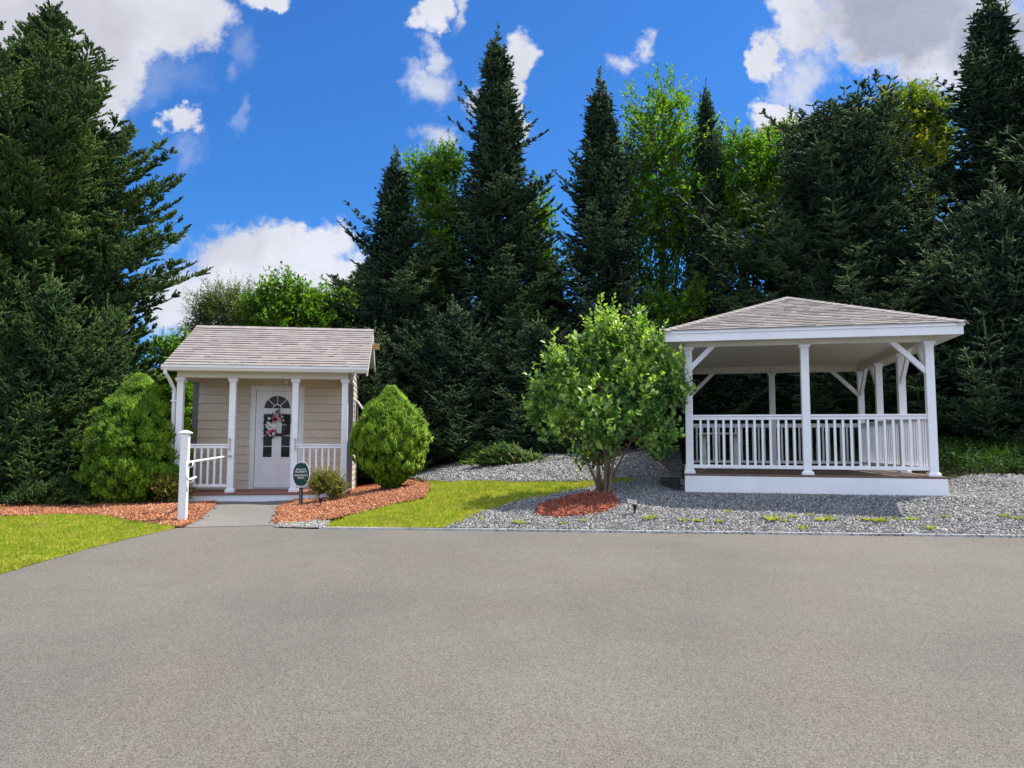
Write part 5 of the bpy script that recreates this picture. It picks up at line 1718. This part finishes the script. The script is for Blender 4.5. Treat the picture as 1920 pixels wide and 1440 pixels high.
ex0, ex1, ey0, ey1 = -OV, W + OV + .01, -OV, D + OV
mb = MB()
mb.box(ex0 + .02, ex1 - .02, ey0 + .02, -bh - .001, 2.195, 2.205); mb.box(ex0 + .02, ex1 - .02, D + bh + .001, ey1 - .02, 2.195, 2.205)
mb.box(ex0 + .02, -bh - .001, -bh, D + bh, 2.195, 2.205); mb.box(W + bh + .001, ex1 - .02, -bh, D + bh, 2.195, 2.205)
sf = mb.build('soffit', M_CREAM, gz)
mb = MB()
k_ = ex0 + .1
while k_ < ex1 - .1:
    mb.box(k_, k_ + .07, ey0 + .17, ey0 + .185, 2.1935, 2.1948); k_ += .11
mb.build('soffit_vent', M_CORNER, sf)
FT, FB = 2.365, 2.185
mb = MB()
mb.box(ex0, ex1, ey0, ey0 + .019, FB, FT - .05); mb.box(ex0, ex1, ey1 - .019, ey1, FB, FT - .05)
mb.box(ex0, ex0 + .019, ey0 + .02, ey1 - .02, FB, FT - .05); mb.box(ex1 - .019, ex1, ey0 + .02, ey1 - .02, FB, FT - .05)
q = .018
mb.box(ex0 - q, ex1 + q, ey0 - q, ey0 + .019, FT - .0495, FT); mb.box(ex0 - q, ex1 + q, ey1 - .019, ey1 + q, FT - .0495, FT)
mb.box(ex0 - q, ex0 + .019, ey0 + .02, ey1 - .02, FT - .0495, FT); mb.box(ex1 - .019, ex1 + q, ey0 + .02, ey1 - .02, FT - .0495, FT)
mb.build('fascia', M_WHITE_WOOD, gz)
# hipped roof
PZ = 3.285
ov2 = .03
a0, a1, b0, b1 = ex0 - ov2, ex1 + ov2, ey0 - ov2, ey1 + ov2
cx = (a0 + a1) / 2; run = (a1 - a0) / 2
P1 = (cx, b0 + run, PZ); P2 = (cx, b1 - run, PZ)
E = [(a0, b0, FT), (a1, b0, FT), (a1, b1, FT), (a0, b1, FT)]
rr = random.Random(12); mb = MB()
shingle_face(mb, E[0], E[1], P1, P1, .125, rr, .32)
shingle_face(mb, E[1], E[2], P2, P1, .125, rr, .32)
shingle_face(mb, E[2], E[3], P2, P2, .125, rr, .32)
shingle_face(mb, E[3], E[0], P1, P2, .125, rr, .32)
roof = mb.build('roof', M_SHINGLE, gz)
mb = MB()
dz = Vector((0, 0, -.012))
vs = [Vector(e) + dz for e in E] + [Vector(P1) + dz, Vector(P2) + dz]
mb.add(vs, [(0, 1, 4), (1, 2, 5, 4), (2, 3, 5), (3, 0, 4, 5)])
mb.build('roof_deck', M_CREAM, roof)
mb = MB()
def hipcaps(a, b_, na, nb_):
    a = Vector(a); b_ = Vector(b_); L_ = (b_ - a).length; n_ = int(L_ / .14); d = (b_ - a) / L_
    for i in range(n_):
        mb.cur = rr.random()
        p0 = a + d * (i * L_ / n_); p1 = a + d * min((i + 1.08) * L_ / n_, L_)
        for sidev in (na, nb_):
            s_ = Vector(sidev)
            s_ = (s_ - d * s_.dot(d)).normalized() * .115
            up = Vector((0, 0, .016)); u2 = Vector((0, 0, .012))
            mb.hexa([p0 + u2, p0 + s_ + Vector((0, 0, .006)), p1 + s_ + Vector((0, 0, .002)), p1 + u2 * .6, p0 + u2 + up, p0 + s_ + Vector((0, 0, .02)), p1 + s_ + Vector((0, 0, .012)), p1 + u2 * .6 + up * .7])
rs_ = (PZ - FT) / run
hipcaps(E[0], P1, (1, 0, 0), (0, 1, 0)); hipcaps(E[1], P1, (-1, 0, 0), (0, 1, 0)); hipcaps(E[2], P2, (-1, 0, 0), (0, -1, 0)); hipcaps(E[3], P2, (1, 0, 0), (0, -1, 0))
hipcaps(P1, P2, (1, 0, -rs_), (-1, 0, -rs_))
mb.build('hip_cap', M_SHINGLE, roof)

# knee braces
def brace(post, d, run_=.44):
    px_, py_ = post; d = Vector((d[0], d[1], 0)); c0 = Vector((px_, py_, 0)) + d * .062
    mb = MB()
    up = Vector((0, 0, 1)); s_ = Vector((-d.y, d.x, 0)) * .032
    t = .115
    pr = [(0, PH - run_ - t), (0, PH - run_), (run_, PH - .001), (run_ + t, PH - .001)]
    vs = []
    for sgn in (-1, 1):
        for (u_, z_) in pr: vs.append(c0 + d * u_ + up * z_ + s_ * sgn)
    mb.add(vs, [(0, 1, 2, 3), (7, 6, 5, 4), (0, 4, 5, 1), (1, 5, 6, 2), (2, 6, 7, 3), (3, 7, 4, 0)])
    o = mb.build('brace', M_WHITE, gz, bevel=.003)
    mb = MB()
    for (u_, z_) in ((.03, PH - run_ - .02), (run_ * .9, PH - .09)):
        q0 = c0 + d * u_ + up * z_
        mb.tube([q0 - d * .004 + s_ * 0 + up * 0, q0 + d * .004], .01, 8)
    return o


brace((0, 0), (1, 0), .27); brace((W, 0), (-1, 0), .40)
brace((0, D), (1, 0)); brace((W, D), (-1, 0))
for xx in (0, W):
    brace((xx, ypos[1]), (0, -1)); brace((xx, 0), (0, 1)); brace((xx, ypos[2]), (0, 1)); brace((xx, D), (0, -1))

T = Matrix.Translation
def rail_between(a, b_, n):
    a = Vector((a[0], a[1], 0)); b_ = Vector((b_[0], b_[1], 0)); d = b_ - a
    M_ = T(a) @ Matrix.Rotation(math.atan2(d.y, d.x), 4, 'Z')
    railing(gz, .062, d.length - .062, n, M_, .98, .09, .037)


rail_between((0, 0), (W / 2, 0), 13); rail_between((W / 2, 0), (W, 0), 13)
rail_between((W, 0), (W, ypos[1]), 11); rail_between((W, ypos[1]), (W, ypos[2]), 11); rail_between((W, ypos[2]), (W, D), 11)
rail_between((W / 2, D), (W, D), 13); rail_between((0, D), (W / 2, D), 13)
rail_between((0, D), (0, ypos[2]), 11); rail_between((0, ypos[2]), (0, ypos[1]), 11)

# table inside the gazebo
Mgz = T((GZ_O[0], GZ_O[1], 1.075)) @ Matrix.Rotation(GZ_YAW, 4, 'Z') @ Matrix.Rotation(R(.30), 4, 'Y')
tb = empty('garden_table', Mgz @ Vector((.62, 3.0, .005)), GZ_YAW)
tag(tb, 'white garden table with curved end legs standing inside the gazebo behind the left railing', 'table')
mb = MB()
for i in range(6): mb.box(-.42, .42, -.36 + i * .12, -.25 + i * .12, .70, .73)
mb.build('tabletop', M_CREAM, tb, bevel=.004)
for xx in (-.36, .28):
    mb = MB()
    for sg_ in (-1, 1):
        pts = [(xx + .04, sg_ * .30, .0), (xx + .04, sg_ * .26, .25), (xx + .04, sg_ * .17, .50), (xx + .04, sg_ * .05, .66), (xx + .04, 0, .70)]
        for a, b_ in zip(pts[:-1], pts[1:]): mb.bar(a, b_, .035, .09, Vector((1, 0, 0)))
    mb.prism([(xx, .52), (xx + .08, .52), (xx + .16, .699), (xx - .06, .699)], -.03, .03)
    mb.build('leg', M_CREAM, tb)

# stone step block at the gazebo's left side
b_ = Mgz @ Vector((-.36, .62, 0))
sx_, sy_ = G(1261, 919)
rr = random.Random(3)
mb = MB(); n_ = 7
bs = empty('step_block', (sx_, sy_ + .16, H(sx_, sy_ - .02) + .03), R(-10))
tag(bs, 'rough grey stone block used as a step at the left front corner of the gazebo', 'block')
gme = bmesh.new(); bmesh.ops.create_cube(gme, size=1)
bmesh.ops.scale(gme, vec=(.34, .36, .21), verts=gme.verts); bmesh.ops.translate(gme, vec=(0, 0, .10), verts=gme.verts)
bmesh.ops.subdivide_edges(gme, edges=gme.edges, cuts=5, use_grid_fill=True)
for v in gme.verts:
    if v.co.z < .20: v.co += Vector((rr.uniform(-.008, .008), rr.uniform(-.008, .008), 0))
me = bpy.data.meshes.new('block'); gme.to_mesh(me); gme.free()
at = me.attributes.new('var', 'FLOAT', 'FACE'); at.data.foreach_set('value', [(.9 + .1 * rr.random()) if p.normal.z > .7 else .35 * rr.random() for p in me.polygons])   # light and shade painted by face: pale top, dark sides
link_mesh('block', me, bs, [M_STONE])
